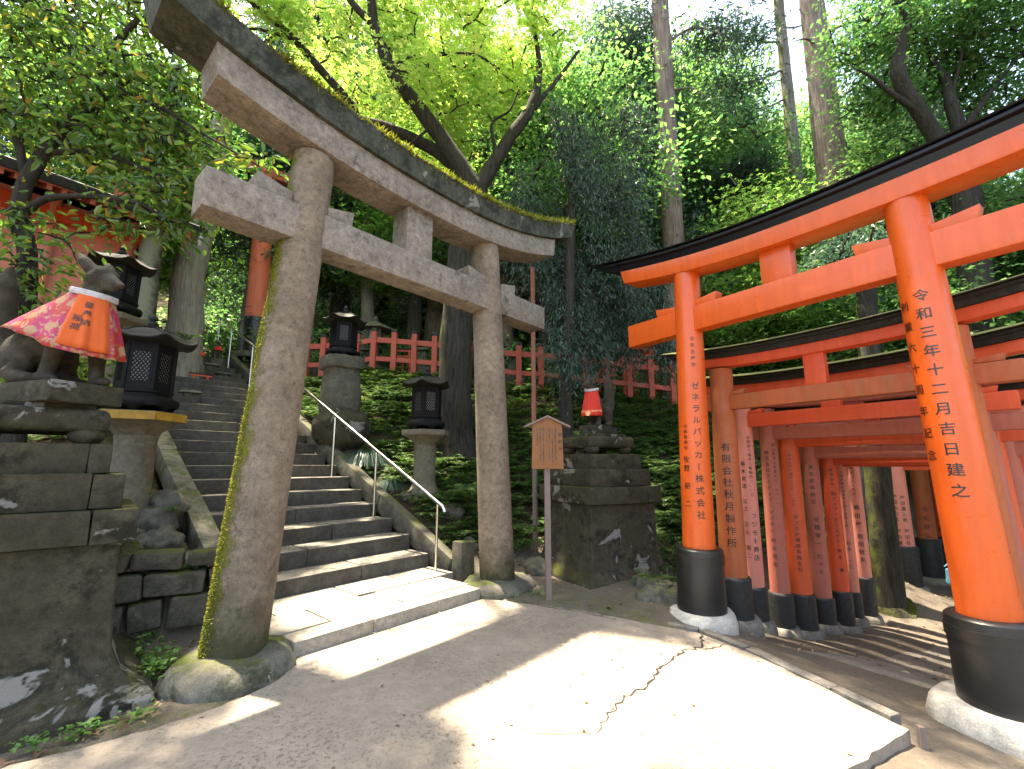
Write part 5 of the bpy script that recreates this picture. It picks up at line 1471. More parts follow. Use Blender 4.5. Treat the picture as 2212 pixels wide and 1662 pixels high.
MT['lf_bright'] = leaf_mat("fresh_green_leaves", [(0.0, (0.085, 0.20, 0.05)), (0.6, (0.15, 0.29, 0.075)), (1.0, (0.28, 0.39, 0.10))], .55, .5, 1.5)
MT['lf_mid'] = leaf_mat("broad_green_leaves", [(0.0, (0.05, 0.125, 0.045)), (0.6, (0.10, 0.20, 0.065)), (1.0, (0.18, 0.29, 0.09))], .55, .4, 1.8)
MT['lf_dark'] = leaf_mat("dark_needles", [(0.0, (0.022, 0.046, 0.034)), (0.6, (0.05, 0.09, 0.065)), (1.0, (0.12, 0.165, 0.125))], .3, .4, 1.2)
MT['lf_cedar'] = leaf_mat("cedar_sprays", [(0.0, (0.026, 0.065, 0.042)), (0.7, (0.055, 0.115, 0.068)), (1.0, (0.11, 0.17, 0.10))], .38, .45, 1.3)
MT['lf_camellia'] = leaf_mat("evergreen_leaves", [(0.0, (0.05, 0.115, 0.03)), (0.6, (0.12, 0.21, 0.045)), (0.92, (0.22, 0.30, 0.06)), (0.97, (0.28, 0.24, 0.05)), (1.0, (0.34, 0.18, 0.05))], .55, .22, 1.7, gloss=.7)

# the old maple on the bank, its branches spread over the stone gate
mtrunk = pxl([(988, 1012, 9.8, .40), (985, 900, 9.8, .36), (985, 760, 9.8, .36), (995, 620, 9.8, .35), (1008, 500, 9.8, .34), (1028, 405, 9.8, .30)])
ml = [mtrunk,
      pxl([(1028, 412, 9.8, .24), (975, 330, 9.7, .20), (915, 245, 9.5, .18), (862, 180, 9.3, .165), (828, 112, 9.2, .14), (808, 50, 9.1, .12), (797, -60, 8.8, .10), (780, -220, 8.2, .08), (760, -480, 7.4, .05)]),
      pxl([(806, 52, 9.1, .10), (775, 22, 9.0, .085), (738, -30, 8.8, .07), (680, -160, 8.2, .04)]),
      pxl([(862, 180, 9.3, .09), (857, 150, 9.3, .065), (880, 128, 9.2, .055), (960, 117, 9.2, .045), (1028, 120, 9.3, .035), (1080, 150, 9.4, .02)]),
      pxl([(1028, 410, 9.8, .22), (1062, 362, 10.0, .18), (1098, 302, 10.2, .16), (1138, 248, 10.4, .145), (1156, 205, 10.5, .12), (1165, 140, 10.6, .08), (1150, 40, 10.6, .05)]),
      pxl([(1132, 255, 10.4, .09), (1190, 190, 10.6, .06), (1250, 110, 10.8, .04)]),
      pxl([(1010, 380, 9.9, .16), (930, 320, 10.1, .15), (838, 278, 10.0, .14), (776, 259, 9.8, .125), (758, 226, 9.6, .11), (698, 156, 9.3, .095), (632, 81, 9.0, .08), (573, 31, 8.6, .06), (520, -20, 8.2, .05), (430, -160, 7.6, .03)]),
      pxl([(634, 84, 9.0, .05), (590, 72, 8.9, .04), (545, 62, 8.8, .03), (497, 78, 8.7, .02)]),
      pxl([(598, 74, 8.9, .028), (565, 95, 8.9, .022), (535, 125, 8.9, .012)]),
      pxl([(940, 268, 9.6, .04), (900, 300, 9.5, .03), (870, 330, 9.5, .015)]),
      pxl([(1075, 340, 10.1, .05), (1062, 270, 10.0, .035), (1100, 240, 9.9, .028), (1118, 200, 9.8, .02)]),
      ]
me_ = [(P(640, 90, 9.4), (1.7, 1.8, 1.0), 90), (P(560, 20, 9.0), (1.5, 1.6, 1.0), 70), (P(760, 60, 10.0), (2.0, 2.0, 1.3), 120), (P(930, 90, 10.5), (2.0, 2.2, 1.5), 170), (P(1050, 170, 10.8), (1.4, 1.6, 1.5), 110),
       (P(1000, 290, 11.2), (1.2, 1.2, .9), 60), (P(820, 230, 11.0), (1.5, 1.3, .8), 60), (P(1140, 60, 10.8), (1.5, 1.7, 1.3), 90), (P(850, -120, 9.6), (3.0, 2.6, 1.5), 180), (P(520, -160, 8.4), (2.4, 2.2, 1.3), 100), (P(1150, -150, 10.2), (2.0, 2.2, 1.4), 80),
       ((1.6, 6.3, 11.8), (1.7, 1.3, .8), 90), ((3.1, 5.6, 12.6), (1.7, 1.4, .8), 90), ((-2.9, 4.7, 10.6), (2.3, 2.2, 1.2), 120), ((-1.2, 5.6, 10.8), (2.0, 1.8, 1.0), 80), ((-3.2, 2.4, 10.4), (1.8, 1.4, 1.0), 60), ((-2.4, 8.4, 10.8), (2.4, 1.8, 1.2), 80)]  # high clusters, mostly out of view, added to shade paving and tunnel
tree("maple_tree", "old leaning maple with mossy dark trunk and yellow-green leaves above the stone gate", ml, MT['bark_moss'], me_, dict(per=68, spread=.40, flat=.35, size=.105, kind='maple', width=.75, horiz=.72), MT['lf_maple'], twig_r=.016)

# hanging cedar in front of the dark end of the fence
ct = pxl([(1222, 868, 9.7, .15), (1228, 700, 9.8, .13), (1234, 480, 9.9, .11), (1238, 330, 10.0, .07), (1240, 250, 10.1, .03)])
ce = [(P(1240, 300, 10.0), (.95, .95, 1.0), 70), (P(1190, 420, 9.9), (1.0, .9, .9), 80), (P(1300, 430, 10.2), (1.1, .9, 1.1), 100), (P(1180, 540, 9.9), (.8, .8, .7), 50), (P(1290, 590, 10.3), (1.15, .9, 1.0), 100), (P(1360, 700, 10.6), (.95, .7, .8), 90), (P(1400, 560, 10.8), (.8, .7, 1.2), 80),
      (P(1265, 740, 10.4), (.55, .5, .5), 24), (P(1232, 620, 9.7), (.35, .3, 1.0), 46), (P(1225, 760, 9.5), (.3, .25, .5), 16), (P(1420, 760, 10.8), (.45, .4, .6), 40), (P(1350, 300, 10.8), (.8, .8, 1.2), 60), (P(1130, 480, 10.4), (.5, .6, .8), 30)]
tree("weeping_cedar", "dark cedar with drooping blue-green sprays between the two gates", [ct], MT['bark_dark'], ce, dict(per=95, spread=.20, flat=1.5, size=.135, kind='diamond', droop=1.0, width=.17, horiz=.2), MT['lf_dark'], twig_r=.012)

# tall straight cedars
def tall_ells(x, y, Y, w, n): return [(P(x, y, Y), (w, w, w * .55), n)]
ccf = dict(per=46, spread=.36, flat=.4, size=.22, kind='diamond', droop=.45, width=.22, horiz=.4)
tree("cedar_tree", "straight cedar with fluted brown bark directly behind the left end of the vermilion gate",
     [pxl([(1464, 900, 13.5, .38), (1460, 700, 13.5, .35), (1455, 530, 13.5, .335), (1440, 250, 13.5, .31), (1426, 0, 13.5, .28), (1414, -220, 13.5, .24), (1400, -600, 13.5, .12)]),
      pxl([(1444, 90, 13.5, .05), (1500, 60, 13.2, .04), (1560, 75, 13.0, .02)]), pxl([(1440, 200, 13.5, .05), (1490, 190, 13.3, .03), (1530, 210, 13.2, .015)])], MT['bark_cedar'],
     [(P(1430, -150, 13.5), (2.4, 2.0, 1.6), 90), (P(1340, 60, 14.2), (1.4, 1.2, .8), 40), (P(1540, 70, 13.6), (1.3, 1.0, .6), 36), (P(1420, -420, 13.5), (2.6, 2.4, 2.2), 80)], ccf, MT['lf_cedar'], n=20)
tree("cedar_tree", "slender pale cedar trunk standing close left of the thick one, behind the vermilion gate",
     [pxl([(1778, 800, 14.6, .25), (1752, 560, 14.6, .23), (1725, 430, 14.6, .22), (1702, 200, 14.6, .19), (1681, 0, 14.6, .17), (1660, -200, 14.6, .12)])] +
     [pxl([(a, b, 14.6, .04), ((a + c) / 2, (b + d) / 2 + 8, 14.4, .03), (c, d, 14.2, .012)]) for a, b, c, d in ((1690, 90, 1600, 75), (1695, 150, 1575, 180), (1702, 210, 1590, 250), (1708, 270, 1600, 330), (1688, 60, 1760, 40), (1715, 330, 1590, 400))], MT['bark_grey'],
     [(P(1610, 90, 14.3), (1.0, .9, .35), 26), (P(1590, 190, 14.3), (1.1, .9, .35), 28), (P(1600, 270, 14.4), (.9, .9, .35), 26), (P(1600, 370, 14.4), (.9, .8, .3), 26), (P(1650, -150, 14.6), (2.0, 1.8, 1.4), 60)], dict(ccf, droop=.15, flat=.22), MT['lf_cedar'], n=14)
tree("cedar_tree", "thickest cedar trunk with torn grey bark, behind the middle of the vermilion gate",
     [pxl([(1846, 790, 12.5, .50), (1832, 600, 12.5, .46), (1802, 400, 12.5, .43), (1776, 200, 12.5, .38), (1752, 0, 12.5, .34), (1735, -200, 12.5, .3), (1700, -600, 12.5, .15)]),
      pxl([(1772, 110, 12.4, .05), (1745, 85, 12.2, .035), (1715, 90, 12.0, .012)]), pxl([(1790, 70, 12.5, .05), (1840, 50, 12.3, .035), (1890, 80, 12.2, .015)])], MT['bark_cedar'],
     [(P(1760, -200, 12.5), (2.4, 2.2, 1.4), 80), (P(1880, 60, 12.6), (.9, .8, .4), 24), (P(1720, -480, 12.5), (3.0, 2.6, 2.2), 80)], ccf, MT['lf_cedar'], n=22)
# big broadleaf on the right
dl = [pxl([(2130, 900, 9.6, .34), (2112, 690, 9.6, .31), (2094, 470, 9.6, .28), (2078, 380, 9.6, .25)]),
      pxl([(2082, 400, 9.6, .20), (2030, 312, 9.6, .17), (1985, 240, 9.5, .16), (1952, 190, 9.4, .155), (1940, 150, 9.3, .15), (1946, 90, 9.2, .12), (1962, 50, 9.1, .07), (1938, 5, 9.0, .05), (1925, -90, 8.8, .03)]),
      pxl([(1990, 245, 9.5, .08), (1930, 205, 9.4, .06), (1880, 165, 9.3, .04), (1850, 150, 9.2, .02)]),
      pxl([(2080, 385, 9.6, .18), (2072, 285, 9.7, .15), (2054, 225, 9.8, .13), (2044, 175, 9.9, .10), (2015, 130, 10, .06), (1990, 60, 10, .03)]),
      pxl([(2074, 290, 9.7, .10), (2100, 255, 9.6, .08), (2140, 198, 9.5, .06), (2195, 130, 9.4, .04), (2260, 60, 9.3, .02)]),
      pxl([(2052, 215, 9.8, .05), (2075, 130, 9.7, .035), (2085, 40, 9.6, .02)])]
tree("broadleaf_tree", "dark many-limbed broadleaf tree above the right-hand post of the vermilion gate", dl, MT['bark_dark'],
     [(P(1900, 70, 9.8), (1.3, 1.3, .8), 70), (P(2030, 60, 9.9), (1.3, 1.4, .9), 90), (P(2160, 80, 9.7), (1.3, 1.4, 1.0), 90), (P(1880, 220, 10.4), (.9, .9, .6), 40), (P(2160, 220, 10.2), (1.0, 1.0, .7), 50), (P(2040, 180, 10.6), (1.2, 1.0, .6), 50), (P(2050, -130, 9.2), (2.8, 2.2, 1.4), 140), (P(2260, 0, 9.0), (1.4, 1.6, 1.4), 60), (P(1930, 330, 11.0), (.9, .8, .5), 30), (P(2170, 560, 10.5), (.8, .7, .5), 24)],
     dict(per=38, spread=.28, flat=.5, size=.125, kind='diamond', width=.55, horiz=.6), MT['lf_mid'], twig_r=.016)
# grey trunks on the left, behind the lanterns and the evergreen
tree("cedar_tree", "grey leaning trunk at the head of the steps, right of the rearmost lantern", [pxl([(400, 720, 11, .40), (406, 620, 11, .36), (432, 490, 11, .32), (452, 410, 11, .29), (480, 260, 11, .26), (520, 60, 11, .2)])], MT['bark_grey'],
     [(P(500, -80, 11.4), (2.2, 2, 1.4), 80)], ccf, MT['lf_cedar'], n=20)
tree("cedar_tree", "greenish trunk seen between the left lanterns and the big leaning trunk", [pxl([(305, 700, 9.3, .24), (318, 600, 9.3, .215), (336, 500, 9.3, .2), (352, 400, 9.3, .19), (385, 150, 9.3, .15)])], MT['bark_pale'],
     [(P(330, -20, 9.6), (1.8, 1.6, 1.3), 60)], ccf, MT['lf_cedar'], n=16)
tree("cedar_tree", "grey trunk far behind the fence, seen under the stone tie beam", [pxl([(792, 735, 17, .27), (794, 600, 17, .25), (797, 430, 17, .24), (806, 200, 17, .2)])], MT['bark_grey'],
     [(P(806, 150, 17), (2.6, 2.2, 2.6), 60)], dict(ccf, size=.3), MT['lf_cedar'], n=14)
tree("cedar_tree", "rough brown trunk standing among the posts inside the tunnel of gates", [pxl([(1922, 1310, 8.5, .25), (1908, 1150, 8.5, .21), (1893, 1000, 8.5, .20), (1880, 800, 8.5, .18), (1868, 560, 8.5, .16)])], MT['bark_moss'],
     [(P(1870, 540, 8.7), (.9, .9, .7), 40)], dict(per=50, spread=.3, flat=.4, size=.16, kind='diamond', droop=.3, width=.3, horiz=.4), MT['lf_cedar'], n=16)

# the evergreen overhanging from the left
el = [[(*P(60, 900, 5.0)[:2], .7, .10), (*P(60, 600, 5.0), .09), (*P(40, 450, 5.0), .085), (*P(95, 330, 5.0), .075), (*P(170, 240, 5.0), .06), (*P(240, 110, 4.9), .045), (*P(300, 40, 4.8), .03)],
      pxl([(42, 470, 5.0, .05), (100, 430, 4.9, .04), (200, 425, 4.8, .03), (300, 440, 4.7, .022), (350, 470, 4.7, .012)]),
      pxl([(150, 265, 5.0, .045), (250, 210, 4.9, .035), (340, 230, 4.8, .025), (440, 290, 4.7, .016), (560, 360, 4.6, .008)]),
      pxl([(100, 330, 5.0, .04), (200, 330, 4.9, .03), (300, 360, 4.9, .02), (400, 400, 4.9, .01)]),
      pxl([(60, 400, 5.0, .05), (20, 250, 4.9, .04), (-60, 120, 4.8, .025)])]
ee = [(P(130, 130, 5.0), (.75, .7, .6), 120), (P(280, 200, 4.9), (.65, .6, .45), 120), (P(60, 250, 4.9), (.55, .6, .4), 70), (P(380, 300, 5.0), (.42, .5, .4), 90), (P(240, 320, 5.0), (.55, .5, .3), 66), (P(340, 430, 4.9), (.36, .4, .35), 50), (P(400, 200, 5.2), (.40, .5, .45), 60), (P(430, 390, 5.0), (.24, .3, .22), 26),
      (P(350, 60, 5.1), (.5, .6, .4), 70), (P(60, 0, 4.8), (.9, .8, .6), 90), (P(190, -60, 4.9), (.9, .9, .5), 80), (P(30, 480, 4.9), (.35, .4, .3), 16), (P(100, 540, 4.8), (.3, .3, .2), 9), (P(230, 470, 4.9), (.3, .3, .2), 12), (P(30, 600, 4.8), (.3, .3, .3), 22), (P(60, 690, 4.9), (.35, .3, .25), 34), (P(90, 790, 5.0), (.35, .25, .3), 30), (P(180, 790, 5.2), (.25, .2, .25), 18),
      (P(510, 330, 4.6), (.14, .16, .08), 8), (P(558, 350, 4.6), (.10, .12, .06), 5), (P(465, 300, 4.7), (.18, .2, .12), 12), (P(-200, 100, 4.6), (1.0, 1.0, 1.0), 70), (P(100, -220, 4.8), (1.2, 1.2, .6), 70), (P(380, 500, 5.0), (.16, .2, .14), 10)]
tree("evergreen_tree", "glossy broad-leaved evergreen hanging over the left pedestal and the fox", el, MT['bark_dark'], ee, dict(per=8, spread=.15, flat=.8, size=.115, kind='leaf', droop=.35, width=.36, horiz=.25), MT['lf_camellia'], twig_r=.008)

# ------------------------------------------------------------------ the wood behind: a few trees of each kind, copied
def proto(name, kind, h, seed):
    global rng
    keep_rng = rng; rng = np.random.default_rng(seed)
    root = thing(name, None, None, (0, 0, 0)); mb = MB()
    if kind == 'cedar':
        wood(mb, [(0, 0, -.4, .30), (0.02, 0, h * .3, .25), (0, .05, h * .65, .16), (0, 0, h, .03)], 12, flare=1)
        z = rng.uniform(.22, 1.0, 170) ** .9 * h; a = rng.uniform(0, 2 * math.pi, 170); r = (1 - z / h) ** .7 * h * .20 * rng.uniform(.4, 1.1, 170) + .15
        clu = np.stack([np.cos(a) * r, np.sin(a) * r, z - r * .25], 1)
        for c in clu[::3]: mb.tube([(0, 0, c[2] + .5), c], [.04, .01], 4, cap=False)
        V, F = foliage(clu, 95, .42, .35, .25, 'diamond', .55, .22, .35, keep=False); mt = MT['lf_cedar'] if seed % 2 else MT['lf_dark']; bk = MT['bark_cedar']
    else:
        wood(mb, [(0, 0, -.4, .24), (.1, .05, h * .25, .2), (-.1, .1, h * .5, .14), (.1, 0, h * .8, .05)], 10, flare=1)
        nodes = [(0, 0, h * .3), (0, 0, h * .5), (0, 0, h * .7)]
        ells = [((rng.uniform(-1, 1) * h * .2, rng.uniform(-1, 1) * h * .2, h * rng.uniform(.35, .95)), (h * .2, h * .2, h * .12), 22) for _ in range(9)]
        clu = clusters_in(ells); twigs(mb, nodes, clu, .03, 8)
        V, F = foliage(clu, 170, .46, .4, .115 if kind == 'broad' else .10, 'diamond' if kind == 'broad' else 'maple', .1, .6, .6, keep=False)
        mt = {'broad': MT['lf_mid'], 'maple': MT['lf_bright']}[kind]; bk = MT['bark_dark']
    mb.build("trunk", bk, root, smooth=60)
    link_mesh("crown", mesh_arrays("crown", V, F), mt, root)
    rng = keep_rng
    return root
protos = {'cedar': [proto("cedar_tree", 'cedar', 13, 3), proto("cedar_tree", 'cedar', 12, 4)], 'broad': [proto("broadleaf_tree", 'broad', 10, 5), proto("broadleaf_tree", 'broad', 9, 6)], 'maple': [proto("young_maple", 'maple', 9, 8)]}
LB = {'cedar': ("cedar_tree", "dark conical cedar in the wood beyond the red fence", "cedars of the wood"), 'broad': ("broadleaf_tree", "green broadleaf tree in the wood on the rising hill", "broadleaf trees of the wood"), 'maple': ("young_maple", "sunlit fresh green maple glowing among the dark trees of the wood", "young maples of the wood")}
def plant(src, x, y, s, rz, kind, z=None):
    r = src.copy(); sc.collection.objects.link(r)
    r.location = (x, y, terr1(x, y) if z is None else z); r.rotation_euler = (0, 0, rz); r.scale = (s, s, s * random.uniform(.92, 1.1))
    r.name = LB[kind][0]; set_props(r, LB[kind][1], "tree", LB[kind][2])
    for ch in src.children:
        c = ch.copy(); sc.collection.objects.link(c); c.parent = r
    return r
spots = []
def at_px(x, Y): return (x - 1106) / 973.0 * Y
random.seed(21)
row1 = [(640, 16, 'cedar'), (720, 18, 'broad'), (880, 16.5, 'maple'), (930, 18.5, 'cedar'), (1090, 17, 'cedar'), (1190, 16, 'broad'), (1290, 18, 'maple'), (1380, 16, 'cedar'), (1500, 18, 'maple'), (1560, 17.5, 'broad'), (1650, 16.5, 'maple'), (1720, 19, 'broad'), (1890, 15.5, 'broad'), (1960, 17, 'maple'), (2060, 15, 'cedar'), (2150, 14.5, 'broad'), (520, 16, 'cedar'), (600, 19, 'maple'), (1000, 19.5, 'maple'), (1440, 20, 'broad'), (1800, 20, 'maple')]
for x, Y, k in row1: spots.append((at_px(x, Y), Y, k, random.uniform(1.15, 1.5) if x < 1450 else random.uniform(1.1, 1.35)))
for i in range(22):
    Y = random.uniform(22, 29); spots.append((at_px(250 + i * 92 + random.uniform(-30, 30), Y), Y, random.choice(['cedar', 'broad', 'maple', 'maple', 'broad']), random.uniform(1.2, 1.6) if i < 14 else random.uniform(.9, 1.2)))
for i in range(20):
    Y = random.uniform(31, 44); spots.append((at_px(150 + i * 108 + random.uniform(-40, 40), Y), Y, random.choice(['cedar', 'broad', 'broad', 'maple']), random.uniform(1.3, 1.7) if i < 12 else random.uniform(.9, 1.2)))
for x, Y, k, s_ in ((1470, 21, 'broad', 1.6), (1590, 22, 'maple', 1.75), (1690, 21, 'broad', 1.6), (1770, 23, 'maple', 1.8), (1850, 21.5, 'broad', 1.6), (1260, 20, 'maple', 1.5), (1380, 22.5, 'broad', 1.7)): spots.append((at_px(x, Y), Y, k, s_))
for x, y, k in ((-15, 10, 'broad'), (-17, 14, 'cedar'), (-13, 15, 'maple'), (-19, 8, 'cedar'), (-16, 4, 'broad'), (-14, 1, 'broad'), (-12, 12.5, 'broad'), (13, 8, 'cedar'), (15, 11, 'broad'), (12, 5, 'broad'), (10, 2.5, 'cedar'), (17, 7, 'cedar'), (14, 14, 'cedar'), (19, 12, 'broad'), (11.5, 12.5, 'broad'), (8.5, 12.8, 'maple')):
    spots.append((x, y, k, random.uniform(.85, 1.15)))
for x, y, k, s in spots:
    plant(random.choice(protos[k]), x, y, s, random.uniform(0, 6.28), k)
for k in protos:
    for p_ in protos[k]:
        for ch in list(p_.children): bpy.data.objects.remove(ch)
        bpy.data.objects.remove(p_)
# ------------------------------------------------------------------ ground cover, ferns, tufts
MT['fern'] = leaf_mat("fern_fronds", [(0.0, (0.02, 0.055, 0.016)), (0.5, (0.05, 0.105, 0.026)), (0.9, (0.095, 0.16, 0.04)), (1.0, (0.17, 0.21, 0.055))], .4, .5, 1.3)
MT['mondo'] = leaf_mat("mondo_grass", [(0.0, (0.03, 0.07, 0.05)), (0.6, (0.07, 0.13, 0.10)), (1.0, (0.18, 0.24, 0.20))], .2, .35, 1.0)
MT['ivy'] = leaf_mat("small_herb", [(0.0, (0.05, 0.13, 0.03)), (0.7, (0.11, 0.23, 0.05)), (1.0, (0.20, 0.32, 0.08))], .35, .4, 1.2)
MT['moss_tuft'] = leaf_mat("moss_tufts", [(0.0, (0.08, 0.10, 0.015)), (0.7, (0.19, 0.20, 0.025)), (1.0, (0.30, 0.28, 0.05))], .35, .8, 1.2)
MT['litter'] = leaf_mat("dead_leaves", [(0.0, (0.07, 0.04, 0.022)), (0.5, (0.17, 0.10, 0.055)), (0.85, (0.28, 0.18, 0.11)), (1.0, (0.36, 0.29, 0.18))], .15, .7, 1.0)

def fern_template(nf=7, nl=9):
    Vs = []; Fs = []; b = 0
    for i in range(nf):
        a = 2 * math.pi * i / nf + rng.uniform(-.3, .3); L = rng.uniform(.7, 1.15); el = rng.uniform(.8, 1.7)
        d = np.array([math.cos(a), math.sin(a), 0]); sd = np.array([-math.sin(a), math.cos(a), 0])
        for j in range(nl):
            u = (j + .6) / nl
            c = d * L * (u * .85) + ZU * L * (el * u - .95 * el * u * u * .85)
            tang = unit(d * .95 + ZU * (el - 1.6 * el * u))
            wl = L * .30 * math.sin(math.pi * min(1, u * .88 + .16)) + .02
            for q in (-1, 1):
                t = c + sd * q * wl + tang * wl * .45 - ZU * wl * .25
                w = L * .05
                m1 = (c + t) / 2
                Vs += [c, m1 + tang * w, t, m1 - tang * w]; Fs.append([b, b + 1, b + 2, b + 3]); b += 4
    return np.array(Vs), np.array(Fs)
ft = [fern_template(nf, nl) for nf, nl in ((7, 9), (6, 8), (8, 9), (5, 8))]
def scatter(temps, pos, size, tilt=None):
    VV = []; FF = []; b = 0
    for i, p in enumerate(pos):
        V, F = temps[i % len(temps)]
        a = rng.uniform(0, 6.28); s = size * rng.uniform(.6, 1.25); c, sn = math.cos(a), math.sin(a)
        R = np.array([[c, -sn, 0], [sn, c, 0], [0, 0, 1]])
        v = V @ R.T * s
        if tilt is not None: v = v + np.outer(v[:, 2], tilt[i])
        VV.append(v + p); FF.append(F + b); b += len(V)
    return np.concatenate(VV), np.concatenate(FF)
def free_ground(q):
    rel = q - SO; t = rel @ ST; n = rel @ SN
    ok = ~((t > -.45) & (t < 2.85) & (n > -.5) & (n < 11.6))
    for c, r in ((PRc, .95), (PLc, 1.15), (L1, .35), (L2, .3), (L3, .7), (mtrunk[0], .5), (ct[0], .2), (L4, .3), (TB0, .5), (TB1, .55), (sp, .15)):
        ok &= np.linalg.norm(q - np.array(c[:2]), axis=1) > r
    for b in GATE_POSTS: ok &= np.linalg.norm(q - b, axis=1) > .38
    return ok & ~in_poly(q, PAVE)
def cover_points(n, box, zmin, zmax, thr=None):
    q = np.column_stack([rng.uniform(box[0], box[1], n), rng.uniform(box[2], box[3], n)])
    z = terr(q); k = free_ground(q) & (z > zmin) & (z < zmax)
    if thr is not None:
        nz = np.array([NZ.noise((x * .9, y * .9, 5.1)) for x, y in q]); k &= nz > thr
    return np.column_stack([q, z])[k]
fp = cover_points(3000, (-6.2, 6.5, 6.6, 12.6), .22, 4.2, -.55)
fp = np.vstack([fp, cover_points(1100, (1.6, 9.5, 5.9, 11.5), -.2, 3.0, -.45)])
V, F = scatter(ft, fp, .33)
o = link_mesh("fern_bank", mesh_arrays("fern_bank", V, F), MT['fern'])
set_props(o, "low ferns covering the bank between the steps and the red gates", None, None, "stuff")
fq = cover_points(500, (-9, -2.6, 3.6, 9.5), .35, 4.2, -.2)
V, F = scatter(ft, fq, .26)
o = link_mesh("fern_bank", mesh_arrays("fern_bank", V, F), MT['fern'])
set_props(o, "scattered ferns on the shaded ground left of the steps", None, None, "stuff")
# undergrowth beyond the fence and round the hall
up_ = cover_points(1500, (-16, 16, 13.2, 24), 1.0, 12, -.25)
clu = up_ + np.column_stack([np.zeros(len(up_)), np.zeros(len(up_)), rng.uniform(.1, 1.3, len(up_))])
V, F = foliage(clu, 34, .34, .7, .2, 'diamond', .2, .45, .5, keep=False)
o = link_mesh("undergrowth", mesh_arrays("undergrowth", V, F), MT['lf_mid']); set_props(o, "dark green undergrowth between the trees behind the fence", None, None, "stuff")
# single ferns in front
for (x, y, Y, s, lab) in ((412, 1232, 4.45, .22, "fern growing from the mossy rock beside the left stone pillar"), (372, 1105, 5.15, .17, "small fern among the rocks below the left stair edge"), (1015, 1075, 7.6, .42, "large arching fern on the bank left of the right stone pillar"), (1150, 1150, 7.2, .3, "fern between the right stone pillar and the dark pedestal"), (405, 735, 9.5, .3, "young fern at the foot of the leaning grey trunk")):
    q = P(x, y, Y); z = max(q[2], terr1(q[0], q[1]))
    V, F = scatter([fern_template(8, 11)], [np.array([q[0], q[1], z])], s)
    o = link_mesh("fern", mesh_arrays("fern", V, F), MT['fern']); set_props(o, lab, "fern")
# two dark grass clumps beside the steps
def clump(p, r, n, label):
    p = np.array(p); VV = []; FF = []; b = 0
    for i in range(n):
        a = rng.uniform(0, 6.28); L = r * rng.uniform(.8, 1.35); el = rng.uniform(.6, 2.2)
        d = np.array([math.cos(a), math.sin(a), 0]); sd = np.array([-d[1], d[0], 0]); w = .006
        pts = []
        for u in (0, .3, .6, .85, 1.0):
            pts.append(p + d * (.04 + L * u ** 1.2 * .8) + ZU * L * (el * u * .62 - el * .58 * u ** 2.4 - .25 * u ** 2))
        for k, q in enumerate(pts):
            ww = w * (1 - .8 * k / 4); VV += [q - sd * ww, q + sd * ww]
        for k in range(4): FF.append([b + 2 * k, b + 2 * k + 1, b + 2 * k + 3, b + 2 * k + 2])
        b += 10
    o = link_mesh("grass_clump", mesh_arrays("grass_clump", np.array(VV), np.array(FF)), MT['mondo'], origin=p); set_props(o, label, "grass clump")
q = atT(783, 1062, 3.0); clump((q[0], q[1], max(q[2], terr1(q[0], q[1]) + .06)), .50, 620, "big round clump of dark grass beside the handrail")
q = atT(842, 1108, 3.0); clump((q[0], q[1], max(q[2], terr1(q[0], q[1]) + .02)), .33, 380, "smaller clump of dark grass nearer the stair foot")
# little herbs at the foot of the left pedestal, thin weeds along the paving
def herbs(name, pts, n, spread, h, size, label):
    c = np.array([pts[i % len(pts)] for i in range(n)]) + np.column_stack([rng.normal(size=(n, 2)) * spread, rng.uniform(.0, h, n)])
    c[:, 2] += 0.01
    k = np.ones(n, bool)
    V, F = leaf_arrays(c[k], size * rng.uniform(.6, 1.3, k.sum()), rnd_unit(k.sum()) * [1, 1, .25], rnd_unit(k.sum()) * .35 + [0, 0, 1], .75, 'leaf')
    o = link_mesh(name, mesh_arrays(name, V, F), MT['ivy']); set_props(o, label, None, None, "stuff"); return o
herbs("ground_ivy", [G(310, 1405), G(318, 1440), G(330, 1470), G(352, 1452), G(300, 1385)], 420, .075, .13, .045, "bright little herbs between the left pedestal and the pillar footing")
herbs("weeds", [G(455, 1482), G(470, 1476), G(440, 1486), G(490, 1474), G(60, 1618), G(75, 1622), G(180, 1590), G(205, 1580), G(150, 1600), G(310, 1545)], 230, .035, .05, .036, "tiny weeds along the left edge of the paving")
herbs("weeds", [G(1055, 1285), G(1065, 1275), G(1100, 1280), G(1120, 1275), G(1090, 1290), G(1150, 1285)], 130, .05, .05, .035, "tiny weeds round the footing of the right stone pillar")
# fallen leaves
def litter(n, box, zmin, zmax, size, label, inside=None):
    q = np.column_stack([rng.uniform(box[0], box[1], n), rng.uniform(box[2], box[3], n)])
    z = terr(q); k = (z > zmin) & (z < zmax) & free_ground(q)
    q = q[k]; z = z[k] + .03
    C = np.column_stack([q, z])
    V, F = leaf_arrays(C, size * rng.uniform(.5, 1.3, len(C)), rnd_unit(len(C)) * [1, 1, .25], rnd_unit(len(C)) * .5 + [0, 0, 1], .5, 'leaf', .1)
    o = link_mesh("leaf_litter", mesh_arrays("leaf_litter", V, F), MT['litter']); set_props(o, label, None, None, "stuff")
litter(5200, (-6, 6.5, 6.0, 13), -.1, 4.6, .075, "brown fallen leaves on the fern bank")
litter(1500, (-5, -2.2, 2.4, 6.5), -.1, 1.6, .06, "brown fallen leaves between the left pedestal and the steps")
litter(500, (.6, 9, 4.5, 9.5), -1.2, .3, .055, "brown fallen leaves along the posts of the tunnel")
lc = np.column_stack([rng.uniform(-2.6, 2.0, 150), rng.uniform(1.7, 5.6, 150)]); lc = lc[in_poly(lc, PAVE)]
